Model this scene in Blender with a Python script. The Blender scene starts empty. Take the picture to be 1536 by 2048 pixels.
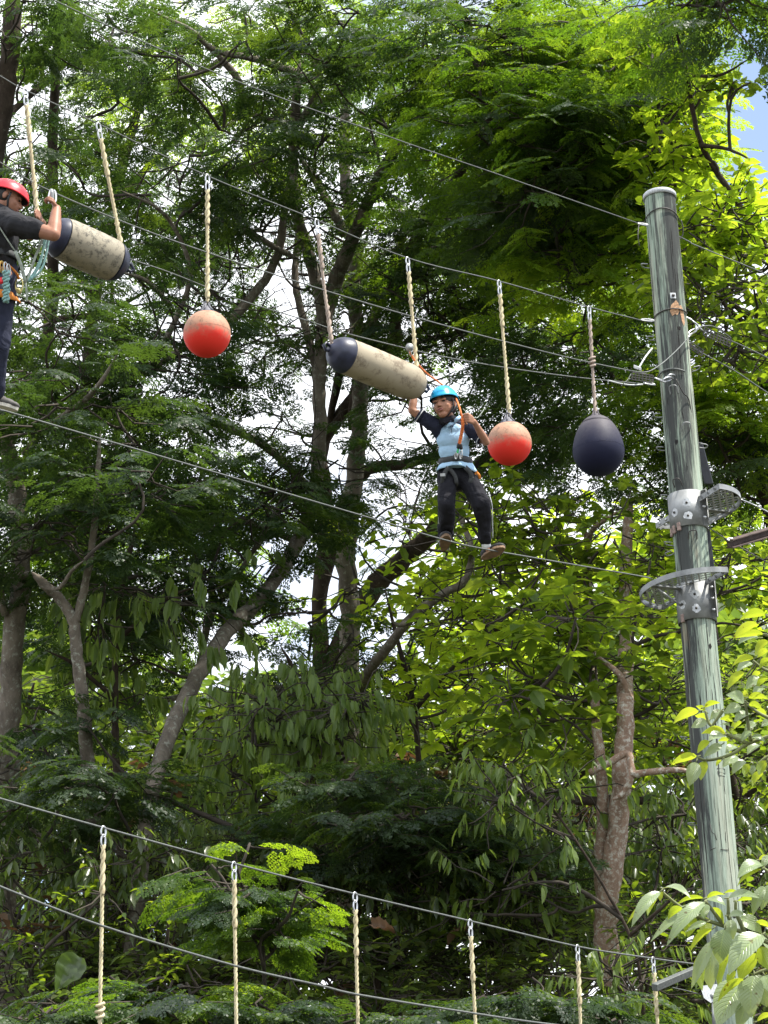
import bpy, bmesh, math, random
import numpy as np
from mathutils import Vector, Matrix
random.seed(7)
rng = np.random.default_rng(7)
SC = bpy.context.scene
COL = SC.collection
# ------------------------------------------------------------------ camera
FPX = 4600.0
PITCH, ROLL = math.radians(21.0), math.radians(2.1)
CAM = Vector((0, 0, 1.6))
_r0 = Vector((1, 0, 0)); _u0 = Vector((0, -math.sin(PITCH), math.cos(PITCH)))
F = Vector((0, math.cos(PITCH), math.sin(PITCH)))
R = _r0 * math.cos(ROLL) - _u0 * math.sin(ROLL)
U = _u0 * math.cos(ROLL) + _r0 * math.sin(ROLL)
cam_data = bpy.data.cameras.new('camera'); cam = bpy.data.objects.new('camera', cam_data); COL.objects.link(cam)
cam.matrix_world = Matrix(((R.x, U.x, -F.x, CAM.x), (R.y, U.y, -F.y, CAM.y), (R.z, U.z, -F.z, CAM.z), (0, 0, 0, 1)))
cam_data.sensor_fit = 'VERTICAL'; cam_data.sensor_height = 36.0; cam_data.lens = 36.0 * FPX / 2048.0
cam_data.clip_start = 0.1; cam_data.clip_end = 2000
SC.camera = cam
# ------------------------------------------------------------------ light
SUN_EL, SUN_AZ = math.radians(62), math.radians(112)      # azimuth clockwise from +Y
sd = Vector((math.sin(SUN_AZ) * math.cos(SUN_EL), math.cos(SUN_AZ) * math.cos(SUN_EL), math.sin(SUN_EL)))
sun_d = bpy.data.lights.new('sun', 'SUN'); sun_d.energy = 4.4; sun_d.angle = math.radians(0.6); sun_d.color = (1, 0.95, 0.86)
sun = bpy.data.objects.new('sun', sun_d); COL.objects.link(sun)
sun.rotation_euler = sd.to_track_quat('Z', 'Y').to_euler()
W = bpy.data.worlds.new('World'); SC.world = W; W.use_nodes = True
nt = W.node_tree; nt.nodes.clear()
def wn(t, **k):
    n = nt.nodes.new(t)
    for a, b in k.items(): setattr(n, a, b)
    return n
sky = wn('ShaderNodeTexSky', sky_type='NISHITA', sun_disc=False, sun_elevation=SUN_EL, sun_rotation=SUN_AZ)
sky.air_density = 1.0; sky.dust_density = 0.2; sky.ozone_density = 2.0
tc = wn('ShaderNodeTexCoord'); mp = wn('ShaderNodeMapping'); mp.inputs['Location'].default_value = (17.601, 1.7344, 12.1171); mp.inputs['Scale'].default_value = (1, 1, 1.6)
cn = wn('ShaderNodeTexNoise'); cn.inputs['Scale'].default_value = 3.2; cn.inputs['Detail'].default_value = 7; cn.inputs['Roughness'].default_value = 0.55
cr = wn('ShaderNodeValToRGB'); cr.color_ramp.elements[0].position = 0.36; cr.color_ramp.elements[0].color = (0.12, 0.12, 0.12, 1); cr.color_ramp.elements[1].position = 0.50
mx = wn('ShaderNodeMix', data_type='RGBA'); mx.inputs['B'].default_value = (7.2, 7.4, 7.8, 1)
bg = wn('ShaderNodeBackground'); bg.inputs['Strength'].default_value = 0.15
ow = wn('ShaderNodeOutputWorld')
L = nt.links.new
L(tc.outputs['Generated'], mp.inputs['Vector']); L(mp.outputs['Vector'], cn.inputs['Vector']); L(cn.outputs['Fac'], cr.inputs['Fac'])
L(cr.outputs['Color'], mx.inputs['Factor']); L(sky.outputs['Color'], mx.inputs['A']); L(mx.outputs['Result'], bg.inputs['Color']); L(bg.outputs['Background'], ow.inputs['Surface'])
SC.view_settings.view_transform = 'Standard'; SC.view_settings.look = 'None'
SC.view_settings.exposure = 0.8; SC.view_settings.gamma = 1.0; SC.view_settings.use_curve_mapping = False
SC.cycles.max_bounces = 8; SC.cycles.diffuse_bounces = 4; SC.cycles.transmission_bounces = 5; SC.cycles.transparent_max_bounces = 6

# ------------------------------------------------------------------ geometry helpers
def P(px, py, d):                      # a photo pixel (1536 x 2048) seen at depth d
    return CAM + F * d + R * ((px - 768) / FPX * d) + U * (-(py - 1024) / FPX * d)
_A = P(0, 820, 15.0); _B = P(1385, 1150, 19.0)
_t = Vector((_B.x - _A.x, _B.y - _A.y, 0)).normalized(); WN = Vector((_t.y, -_t.x, 0))       # plane of the course; WN points at the camera side
if WN.y > 0: WN = -WN
def PL(px, py, off=0.0):
    d = F + R * ((px - 768) / FPX) + U * (-(py - 1024) / FPX)
    q = _B + WN * off
    return CAM + d * ((q - CAM).dot(WN) / d.dot(WN))
def depth_at(px, py=1000): return (PL(px, py) - CAM).dot(F)
def mpx(px, py=1000): return depth_at(px, py) / FPX     # metres per photo pixel in the course plane

def vnp(v): return np.array((v.x, v.y, v.z))
ORG = {}              # world origin of every object built
class MB:
    def __init__(s): s.v = []; s.f = []; s.n = 0
    def add(s, v, f):
        s.v.extend([tuple(x) for x in v]); s.f.extend([tuple(i + s.n for i in g) for g in f]); s.n += len(v)
    def build(s, name, mat, parent=None, smooth=True, origin=None):
        og = ORG[parent.name] if parent is not None else (origin if origin is not None else Vector((0, 0, 0)))
        ox, oy, oz = og
        me = bpy.data.meshes.new(name); me.from_pydata([(a - ox, b - oy, c - oz) for a, b, c in s.v], [], s.f); me.update()
        if smooth:
            me.polygons.foreach_set('use_smooth', [True] * len(me.polygons))
        me.materials.append(mat)
        o = bpy.data.objects.new(name, me); COL.objects.link(o)
        ORG[o.name] = Vector(og)
        if parent is not None: o.parent = parent
        else: o.location = og
        return o
    def tube(s, pts, rad, seg=8, cap=True, closed=False):
        pts = [Vector(p) for p in pts]; n = len(pts)
        if not hasattr(rad, '__len__'): rad = [rad] * n
        v = []; prev = None
        for i, p in enumerate(pts):
            a = pts[i - 1] if (i > 0 or closed) else p; b = pts[(i + 1) % n] if (i < n - 1 or closed) else p
            t = (b - a)
            t = t.normalized() if t.length > 1e-9 else Vector((0, 0, 1))
            if prev is None:
                q = t.orthogonal().normalized()
            else:
                q = (prev - t * prev.dot(t)); q = q.normalized() if q.length > 1e-6 else t.orthogonal().normalized()
            prev = q; w = t.cross(q)
            for k in range(seg):
                an = 2 * math.pi * k / seg
                v.append(p + (q * math.cos(an) + w * math.sin(an)) * rad[i])
        f = []
        m = n if closed else n - 1
        for i in range(m):
            for k in range(seg):
                a = i * seg + k; b = i * seg + (k + 1) % seg; j = (i + 1) % n
                f.append((a, b, j * seg + (k + 1) % seg, j * seg + k))
        if cap and not closed:
            f.append(tuple(range(seg - 1, -1, -1))); f.append(tuple((n - 1) * seg + k for k in range(seg)))
        s.add(v, f); return s
    def lathe(s, prof, origin, axis, seg=24, side=None, arc=None):      # prof: (r, h) along the axis
        ax = Vector(axis).normalized(); q = (Vector(side) - ax * ax.dot(Vector(side))).normalized() if side is not None else ax.orthogonal().normalized(); w = ax.cross(q)
        v = []; f = []; full = arc is None
        ns = seg if full else seg + 1
        for r, h in prof:
            for k in range(ns):
                an = 2 * math.pi * k / seg if full else arc[0] + (arc[1] - arc[0]) * k / seg
                v.append(Vector(origin) + ax * h + (q * math.cos(an) + w * math.sin(an)) * r)
        for i in range(len(prof) - 1):
            for k in range(seg):
                a = i * ns + k; b = i * ns + (k + 1) % ns
                f.append((a, b, b + ns, a + ns))
        s.add(v, f); return s
    def box(s, c, x, y, z, sx, sy, sz, bev=0.0):
        c = Vector(c); x = Vector(x).normalized(); y = Vector(y).normalized(); z = Vector(z).normalized()
        hx, hy, hz = sx / 2, sy / 2, sz / 2
        b = bev if bev else min(sx, sy, sz) * 0.08
        v = []; idx = {}
        for i in (-1, 1):
            for j in (-1, 1):
                for k in (-1, 1):
                    for a in range(3):
                        e = [hx, hy, hz]; e = [e[m] - (0 if m == a else b) for m in range(3)]
                        idx[(i, j, k, a)] = len(v); v.append(c + x * (i * e[0]) + y * (j * e[1]) + z * (k * e[2]))
        f = []
        g = lambda i, j, k, a: idx[(i, j, k, a)]
        for sgn in (-1, 1):
            f.append((g(sgn, -1, -1, 0), g(sgn, 1, -1, 0), g(sgn, 1, 1, 0), g(sgn, -1, 1, 0)))
            f.append((g(-1, sgn, -1, 1), g(1, sgn, -1, 1), g(1, sgn, 1, 1), g(-1, sgn, 1, 1)))
            f.append((g(-1, -1, sgn, 2), g(1, -1, sgn, 2), g(1, 1, sgn, 2), g(-1, 1, sgn, 2)))
        for p in (-1, 1):
            for q in (-1, 1):
                f.append((g(p, q, -1, 0), g(p, q, -1, 1), g(p, q, 1, 1), g(p, q, 1, 0)))
                f.append((g(p, -1, q, 0), g(p, -1, q, 2), g(p, 1, q, 2), g(p, 1, q, 0)))
                f.append((g(-1, p, q, 1), g(-1, p, q, 2), g(1, p, q, 2), g(1, p, q, 1)))
        for i in (-1, 1):
            for j in (-1, 1):
                for k in (-1, 1): f.append((g(i, j, k, 0), g(i, j, k, 1), g(i, j, k, 2)))
        s.add(v, f); return s
    def ball(s, c, x, y, z, rx, ry, rz, seg=16, ring=10, t0=0.0, t1=math.pi):
        c = Vector(c); x = Vector(x).normalized(); y = Vector(y).normalized(); z = Vector(z).normalized()
        v = []; f = []
        for i in range(ring + 1):
            t = t0 + (t1 - t0) * i / ring
            for k in range(seg):
                a = 2 * math.pi * k / seg
                v.append(c + x * (rx * math.sin(t) * math.cos(a)) + y * (ry * math.sin(t) * math.sin(a)) + z * (rz * math.cos(t)))
        for i in range(ring):
            for k in range(seg):
                a = i * seg + k; b = i * seg + (k + 1) % seg
                f.append((a, b, b + seg, a + seg))
        s.add(v, f); return s

def empty(name, loc, label=None, cat=None, group=None):
    o = bpy.data.objects.new(name, None); COL.objects.link(o); o.location = loc; o.empty_display_size = 0.2; ORG[o.name] = Vector(loc)
    tag(o, label, cat, group); return o
def tag(o, label=None, cat=None, group=None, kind=None):
    if label: o['label'] = label
    if cat: o['category'] = cat
    if group: o['group'] = group
    if kind: o['kind'] = kind
    return o
def smooth_path(pts, n=8):           # Catmull-Rom through points
    pts = [Vector(p) for p in pts]
    if len(pts) < 3:
        return [pts[0].lerp(pts[-1], i / n) for i in range(n + 1)]
    e = [pts[0] * 2 - pts[1]] + pts + [pts[-1] * 2 - pts[-2]]
    out = []
    for i in range(1, len(e) - 2):
        a, b, c, d = e[i - 1], e[i], e[i + 1], e[i + 2]
        for k in range(n):
            t = k / n
            out.append(0.5 * ((2 * b) + (c - a) * t + (2 * a - 5 * b + 4 * c - d) * t * t + (3 * b - a - 3 * c + d) * t ** 3))
    out.append(pts[-1]); return out
def smooth_vals(vals, n=8):
    out = []
    for i in range(len(vals) - 1):
        for k in range(n): out.append(vals[i] + (vals[i + 1] - vals[i]) * k / n)
    out.append(vals[-1]); return out

# ------------------------------------------------------------------ materials
def mat(name):
    m = bpy.data.materials.new(name); m.use_nodes = True; t = m.node_tree
    return m, t, t.nodes['Principled BSDF'], t.nodes['Material Output']
def nd(t, ty, ins=None, **k):
    n = t.nodes.new(ty)
    for a, b in k.items(): setattr(n, a, b)
    for a, b in (ins or {}).items():
        n.inputs[a].default_value = b
    return n
def ramp(t, stops):
    n = t.nodes.new('ShaderNodeValToRGB'); e = n.color_ramp.elements
    while len(e) < len(stops): e.new(0.5)
    for q, (p, c) in zip(e, stops): q.position = p; q.color = (*c, 1) if len(c) == 3 else c
    return n
def simple(name, col, rough=0.5, metal=0.0, noise=0.0, scale=30, bump=0.0, spec=0.5):
    m, t, b, o = mat(name)
    b.inputs['Roughness'].default_value = rough; b.inputs['Metallic'].default_value = metal; b.inputs['Specular IOR Level'].default_value = spec
    n = nd(t, 'ShaderNodeTexNoise', {'Scale': scale, 'Detail': 4}); tcn = nd(t, 'ShaderNodeTexCoord')
    t.links.new(tcn.outputs['Object'], n.inputs['Vector'])
    lo = tuple(c * (1 - noise) for c in col); hi = tuple(min(1, c * (1 + noise)) for c in col)
    r = ramp(t, [(0.3, lo), (0.7, hi)]); t.links.new(n.outputs['Fac'], r.inputs['Fac']); t.links.new(r.outputs['Color'], b.inputs['Base Color'])
    if bump:
        bp = nd(t, 'ShaderNodeBump', {'Strength': bump, 'Distance': 0.01}); t.links.new(n.outputs['Fac'], bp.inputs['Height']); t.links.new(bp.outputs['Normal'], b.inputs['Normal'])
    return m
def leaf_mat(name, cols, trans, rough=0.45, tfac=0.45, spec=0.4, veins=False):
    m, t, b, o = mat(name)
    at = nd(t, 'ShaderNodeAttribute', attribute_name='tint'); oi = nd(t, 'ShaderNodeObjectInfo')
    ad = nd(t, 'ShaderNodeMath', operation='ADD'); fr = nd(t, 'ShaderNodeMath', operation='FRACT')
    t.links.new(at.outputs['Fac'], ad.inputs[0]); t.links.new(oi.outputs['Random'], ad.inputs[1]); t.links.new(ad.outputs[0], fr.inputs[0])
    r = ramp(t, [(i / max(1, len(cols) - 1), c) for i, c in enumerate(cols)]); r2 = ramp(t, [(i / max(1, len(trans) - 1), c) for i, c in enumerate(trans)])
    t.links.new(fr.outputs[0], r.inputs['Fac']); t.links.new(fr.outputs[0], r2.inputs['Fac'])
    b.inputs['Roughness'].default_value = rough; b.inputs['Specular IOR Level'].default_value = spec
    tr = nd(t, 'ShaderNodeBsdfTranslucent'); ms = nd(t, 'ShaderNodeMixShader', {'Fac': tfac})
    c1, c2 = r.outputs['Color'], r2.outputs['Color']
    if veins:
        uv = nd(t, 'ShaderNodeUVMap'); sx = nd(t, 'ShaderNodeSeparateXYZ'); t.links.new(uv.outputs['UV'], sx.inputs[0])
        a1 = nd(t, 'ShaderNodeMath', {1: 0.5}, operation='SUBTRACT'); t.links.new(sx.outputs['Y'], a1.inputs[0])
        a2 = nd(t, 'ShaderNodeMath', operation='ABSOLUTE'); t.links.new(a1.outputs[0], a2.inputs[0])
        a3 = nd(t, 'ShaderNodeMath', {1: 0.55}, operation='MULTIPLY'); t.links.new(a2.outputs[0], a3.inputs[0])
        a4 = nd(t, 'ShaderNodeMath', operation='SUBTRACT'); t.links.new(sx.outputs['X'], a4.inputs[0]); t.links.new(a3.outputs[0], a4.inputs[1])
        a5 = nd(t, 'ShaderNodeMath', {1: 75.0}, operation='MULTIPLY'); t.links.new(a4.outputs[0], a5.inputs[0])
        a6 = nd(t, 'ShaderNodeMath', operation='SINE'); t.links.new(a5.outputs[0], a6.inputs[0])
        vr = ramp(t, [(0.75, (0, 0, 0)), (1.0, (1, 1, 1))]); mr = nd(t, 'ShaderNodeMath', {1: 0.5, 2: 0.5}, operation='MULTIPLY_ADD'); t.links.new(a6.outputs[0], mr.inputs[0]); t.links.new(mr.outputs[0], vr.inputs['Fac'])
        mid = nd(t, 'ShaderNodeMath', {1: 0.022}, operation='LESS_THAN'); t.links.new(a2.outputs[0], mid.inputs[0])
        vs = nd(t, 'ShaderNodeMath', {1: 0.35}, operation='MULTIPLY'); t.links.new(vr.outputs['Color'], vs.inputs[0])
        vm = nd(t, 'ShaderNodeMath', operation='MAXIMUM'); t.links.new(vs.outputs[0], vm.inputs[0]); t.links.new(mid.outputs[0], vm.inputs[1])
        mc = nd(t, 'ShaderNodeMix', data_type='RGBA'); mc.inputs['B'].default_value = (0.30, 0.40, 0.14, 1)
        t.links.new(vm.outputs[0], mc.inputs['Factor']); t.links.new(c1, mc.inputs['A']); c1 = mc.outputs['Result']
        bp = nd(t, 'ShaderNodeBump', {'Strength': 0.5, 'Distance': 0.004}, invert=True); t.links.new(vr.outputs['Color'], bp.inputs['Height']); t.links.new(bp.outputs['Normal'], b.inputs['Normal'])
        ns = nd(t, 'ShaderNodeTexNoise', {'Scale': 60, 'Detail': 3}); tcn = nd(t, 'ShaderNodeTexCoord'); t.links.new(tcn.outputs['Object'], ns.inputs['Vector'])
        dr = ramp(t, [(0.66, (1, 1, 1)), (0.72, (0.45, 0.3, 0.12))]); t.links.new(ns.outputs['Fac'], dr.inputs['Fac'])
        mm = nd(t, 'ShaderNodeMix', {'Factor': 1.0}, data_type='RGBA', blend_type='MULTIPLY'); t.links.new(c1, mm.inputs['A']); t.links.new(dr.outputs['Color'], mm.inputs['B']); c1 = mm.outputs['Result']
        m2 = nd(t, 'ShaderNodeMix', {'Factor': 1.0}, data_type='RGBA', blend_type='MULTIPLY'); t.links.new(c2, m2.inputs['A']); t.links.new(dr.outputs['Color'], m2.inputs['B']); c2 = m2.outputs['Result']
    t.links.new(c1, b.inputs['Base Color']); t.links.new(c2, tr.inputs['Color'])
    t.links.new(b.outputs['BSDF'], ms.inputs[1]); t.links.new(tr.outputs['BSDF'], ms.inputs[2]); t.links.new(ms.outputs[0], o.inputs['Surface'])
    return m
def bark_mat(name, dark, mid, lich, scale=6, lich_pos=0.6):
    m, t, b, o = mat(name)
    tcn = nd(t, 'ShaderNodeTexCoord'); mpn = nd(t, 'ShaderNodeMapping'); mpn.inputs['Scale'].default_value = (1, 1, 0.5)
    t.links.new(tcn.outputs['Object'], mpn.inputs['Vector'])
    n1 = nd(t, 'ShaderNodeTexNoise', {'Scale': scale, 'Detail': 8, 'Roughness': 0.7}); n2 = nd(t, 'ShaderNodeTexNoise', {'Scale': scale * 2.3, 'Detail': 6, 'Roughness': 0.75})
    t.links.new(mpn.outputs['Vector'], n1.inputs['Vector']); t.links.new(tcn.outputs['Object'], n2.inputs['Vector'])
    r1 = ramp(t, [(0.3, dark), (0.65, mid)]); r2 = ramp(t, [(lich_pos - 0.06, (0, 0, 0)), (lich_pos + 0.05, (1, 1, 1))])
    t.links.new(n1.outputs['Fac'], r1.inputs['Fac']); t.links.new(n2.outputs['Fac'], r2.inputs['Fac'])
    mc = nd(t, 'ShaderNodeMix', data_type='RGBA'); mc.inputs['B'].default_value = (*lich, 1)
    t.links.new(r2.outputs['Color'], mc.inputs['Factor']); t.links.new(r1.outputs['Color'], mc.inputs['A']); t.links.new(mc.outputs['Result'], b.inputs['Base Color'])
    b.inputs['Roughness'].default_value = 0.9; b.inputs['Specular IOR Level'].default_value = 0.15
    bp = nd(t, 'ShaderNodeBump', {'Strength': 0.8, 'Distance': 0.04}); t.links.new(n1.outputs['Fac'], bp.inputs['Height']); t.links.new(bp.outputs['Normal'], b.inputs['Normal'])
    return m
M = {}
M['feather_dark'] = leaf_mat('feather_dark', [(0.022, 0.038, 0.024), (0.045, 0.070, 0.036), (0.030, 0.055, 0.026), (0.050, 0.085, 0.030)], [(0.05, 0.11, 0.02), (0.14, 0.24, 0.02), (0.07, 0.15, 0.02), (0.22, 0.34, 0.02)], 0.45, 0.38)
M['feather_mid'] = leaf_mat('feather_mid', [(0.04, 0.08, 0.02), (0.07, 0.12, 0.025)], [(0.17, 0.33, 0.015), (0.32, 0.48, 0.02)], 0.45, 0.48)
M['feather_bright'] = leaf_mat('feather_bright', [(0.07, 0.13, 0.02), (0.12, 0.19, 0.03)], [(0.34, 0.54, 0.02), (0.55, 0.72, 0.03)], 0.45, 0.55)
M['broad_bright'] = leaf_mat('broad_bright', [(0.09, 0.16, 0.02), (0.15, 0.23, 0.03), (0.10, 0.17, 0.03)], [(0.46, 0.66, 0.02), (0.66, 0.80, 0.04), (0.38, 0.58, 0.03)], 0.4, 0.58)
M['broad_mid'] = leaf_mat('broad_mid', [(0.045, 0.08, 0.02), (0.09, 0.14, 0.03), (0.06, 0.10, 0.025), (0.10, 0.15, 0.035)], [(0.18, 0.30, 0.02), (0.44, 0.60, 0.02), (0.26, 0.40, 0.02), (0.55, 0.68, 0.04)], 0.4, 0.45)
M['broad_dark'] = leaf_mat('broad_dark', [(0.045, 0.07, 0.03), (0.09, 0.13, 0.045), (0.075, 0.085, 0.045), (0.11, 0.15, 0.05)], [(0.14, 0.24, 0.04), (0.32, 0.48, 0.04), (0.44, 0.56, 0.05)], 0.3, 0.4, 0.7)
M['lance'] = leaf_mat('lance', [(0.08, 0.13, 0.03), (0.13, 0.19, 0.05), (0.09, 0.14, 0.035)], [(0.30, 0.46, 0.05), (0.46, 0.60, 0.08), (0.28, 0.42, 0.04)], 0.42, 0.45)
M['dead'] = leaf_mat('dead', [(0.10, 0.06, 0.03), (0.16, 0.10, 0.06)], [(0.2, 0.1, 0.04), (0.3, 0.15, 0.06)], 0.7, 0.3)
M['near_lime'] = leaf_mat('near_lime', [(0.13, 0.21, 0.05), (0.17, 0.25, 0.06)], [(0.50, 0.62, 0.03), (0.62, 0.70, 0.04)], 0.42, 0.5, 0.5, True)
M['near_green'] = leaf_mat('near_green', [(0.18, 0.25, 0.11), (0.26, 0.33, 0.18)], [(0.4, 0.5, 0.10), (0.5, 0.58, 0.14)], 0.30, 0.25, 0.8, True)
M['bark_grey'] = bark_mat('bark_grey', (0.09, 0.075, 0.06), (0.24, 0.205, 0.165), (0.36, 0.37, 0.31))
M['bark_dark'] = bark_mat('bark_dark', (0.030, 0.022, 0.018), (0.085, 0.065, 0.05), (0.17, 0.17, 0.13), 6, 0.66)
M['bark_red'] = bark_mat('bark_red', (0.19, 0.125, 0.09), (0.34, 0.235, 0.17), (0.50, 0.47, 0.40), 9, 0.56)
M['twig'] = simple('twig', (0.05, 0.04, 0.03), 0.9, 0, 0.4, 10)
M['twig_green'] = simple('twig_green', (0.16, 0.18, 0.07), 0.7, 0, 0.3, 10)
M['cable'] = simple('cable', (0.13, 0.14, 0.135), 0.6, 0.3, 0.25, 60)
M['steel'] = simple('steel', (0.52, 0.53, 0.54), 0.35, 0.85, 0.2, 40)
M['galv'] = simple('galv', (0.27, 0.28, 0.28), 0.5, 0.35, 0.35, 9, 0.15)
M['galv_light'] = simple('galv_light', (0.52, 0.54, 0.55), 0.55, 0.25, 0.2, 60)
M['dark_metal'] = simple('dark_metal', (0.07, 0.065, 0.06), 0.55, 0.3, 0.4, 20)
M['wedge'] = simple('wedge', (0.30, 0.22, 0.19), 0.9, 0, 0.3, 40)
M['rust_beam'] = simple('rust_beam', (0.075, 0.05, 0.042), 0.8, 0, 0.4, 14)
M['rubber'] = simple('rubber', (0.018, 0.02, 0.028), 0.5, 0, 0.3, 30)
M['navy'] = simple('navy', (0.022, 0.026, 0.052), 0.42, 0, 0.3, 18)

def rope_mat():
    m, t, b, o = mat('rope_fibre')
    tcn = nd(t, 'ShaderNodeTexCoord'); n = nd(t, 'ShaderNodeTexNoise', {'Scale': 6, 'Detail': 6, 'Roughness': 0.7}); t.links.new(tcn.outputs['Object'], n.inputs['Vector'])
    r = ramp(t, [(0.3, (0.32, 0.26, 0.16)), (0.55, (0.60, 0.53, 0.34)), (0.75, (0.74, 0.68, 0.50))]); t.links.new(n.outputs['Fac'], r.inputs['Fac'])
    t.links.new(r.outputs['Color'], b.inputs['Base Color']); b.inputs['Roughness'].default_value = 0.9; b.inputs['Specular IOR Level'].default_value = 0.2
    return m
M['rope'] = rope_mat()
M['rope_purple'] = simple('rope_worn', (0.36, 0.29, 0.24), 0.9, 0, 0.35, 8)

def dirty(name, base, dirt, zlo=None, zhi=None, top=None, scale=14, pos=0.5):   # a plastic skin; optional worn top band, dust specks
    m, t, b, o = mat(name)
    tcn = nd(t, 'ShaderNodeTexCoord')
    n = nd(t, 'ShaderNodeTexNoise', {'Scale': scale, 'Detail': 9, 'Roughness': 0.78}); t.links.new(tcn.outputs['Object'], n.inputs['Vector'])
    c = None
    if top is not None:
        sx = nd(t, 'ShaderNodeSeparateXYZ'); t.links.new(tcn.outputs['Object'], sx.inputs[0])
        n3 = nd(t, 'ShaderNodeTexNoise', {'Scale': 9, 'Detail': 8, 'Roughness': 0.8}); t.links.new(tcn.outputs['Object'], n3.inputs['Vector'])
        ma = nd(t, 'ShaderNodeMath', {1: 0.22, 2: -0.11}, operation='MULTIPLY_ADD'); t.links.new(n3.outputs['Fac'], ma.inputs[0])
        ad = nd(t, 'ShaderNodeMath', operation='ADD'); t.links.new(sx.outputs['Z'], ad.inputs[0]); t.links.new(ma.outputs[0], ad.inputs[1])
        mr = nd(t, 'ShaderNodeMapRange', {'From Min': zlo, 'From Max': zhi}); t.links.new(ad.outputs[0], mr.inputs['Value'])
        r = ramp(t, [(0, base), (0.35, tuple(b_ * 0.75 + a_ * 0.25 for a_, b_ in zip(top, base))), (0.7, tuple(b_ * 0.25 + a_ * 0.75 for a_, b_ in zip(top, base))), (1, top)]); t.links.new(mr.outputs['Result'], r.inputs['Fac']); c = r.outputs['Color']
    else:
        r = ramp(t, [(0.3, tuple(x * 0.8 for x in base)), (0.7, base)]); n4 = nd(t, 'ShaderNodeTexNoise', {'Scale': 3, 'Detail': 5}); t.links.new(tcn.outputs['Object'], n4.inputs['Vector']); t.links.new(n4.outputs['Fac'], r.inputs['Fac']); c = r.outputs['Color']
    mk = ramp(t, [(pos, (0, 0, 0)), (pos + 0.12, (1, 1, 1))]); t.links.new(n.outputs['Fac'], mk.inputs['Fac'])
    f = mk.outputs['Color']
    if top is not None:
        mu = nd(t, 'ShaderNodeMath', operation='MULTIPLY'); t.links.new(f, mu.inputs[0]); t.links.new(mr.outputs['Result'], mu.inputs[1]); f = mu.outputs[0]
    mc = nd(t, 'ShaderNodeMix', data_type='RGBA'); mc.inputs['B'].default_value = (*dirt, 1)
    t.links.new(f, mc.inputs['Factor']); t.links.new(c, mc.inputs['A']); t.links.new(mc.outputs['Result'], b.inputs['Base Color'])
    b.inputs['Roughness'].default_value = 0.6; b.inputs['Specular IOR Level'].default_value = 0.25
    bp = nd(t, 'ShaderNodeBump', {'Strength': 0.12, 'Distance': 0.005}); t.links.new(n.outputs['Fac'], bp.inputs['Height']); t.links.new(bp.outputs['Normal'], b.inputs['Normal'])
    return m
M['ball_red'] = dirty('ball_red', (0.85, 0.040, 0.025), (0.24, 0.15, 0.10), -0.085, 0.02, (0.46, 0.26, 0.17), 26, 0.50)
M['ball_navy'] = dirty('ball_navy', (0.009, 0.011, 0.034), (0.12, 0.11, 0.11), 0.0, 0.30, (0.10, 0.09, 0.10), 22, 0.58)
M['fender_grey'] = dirty('fender_grey', (0.36, 0.32, 0.24), (0.11, 0.10, 0.078), scale=19, pos=0.49)
M['fender_tan'] = dirty('fender_tan', (0.42, 0.36, 0.26), (0.20, 0.16, 0.11), scale=9, pos=0.50)

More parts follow.
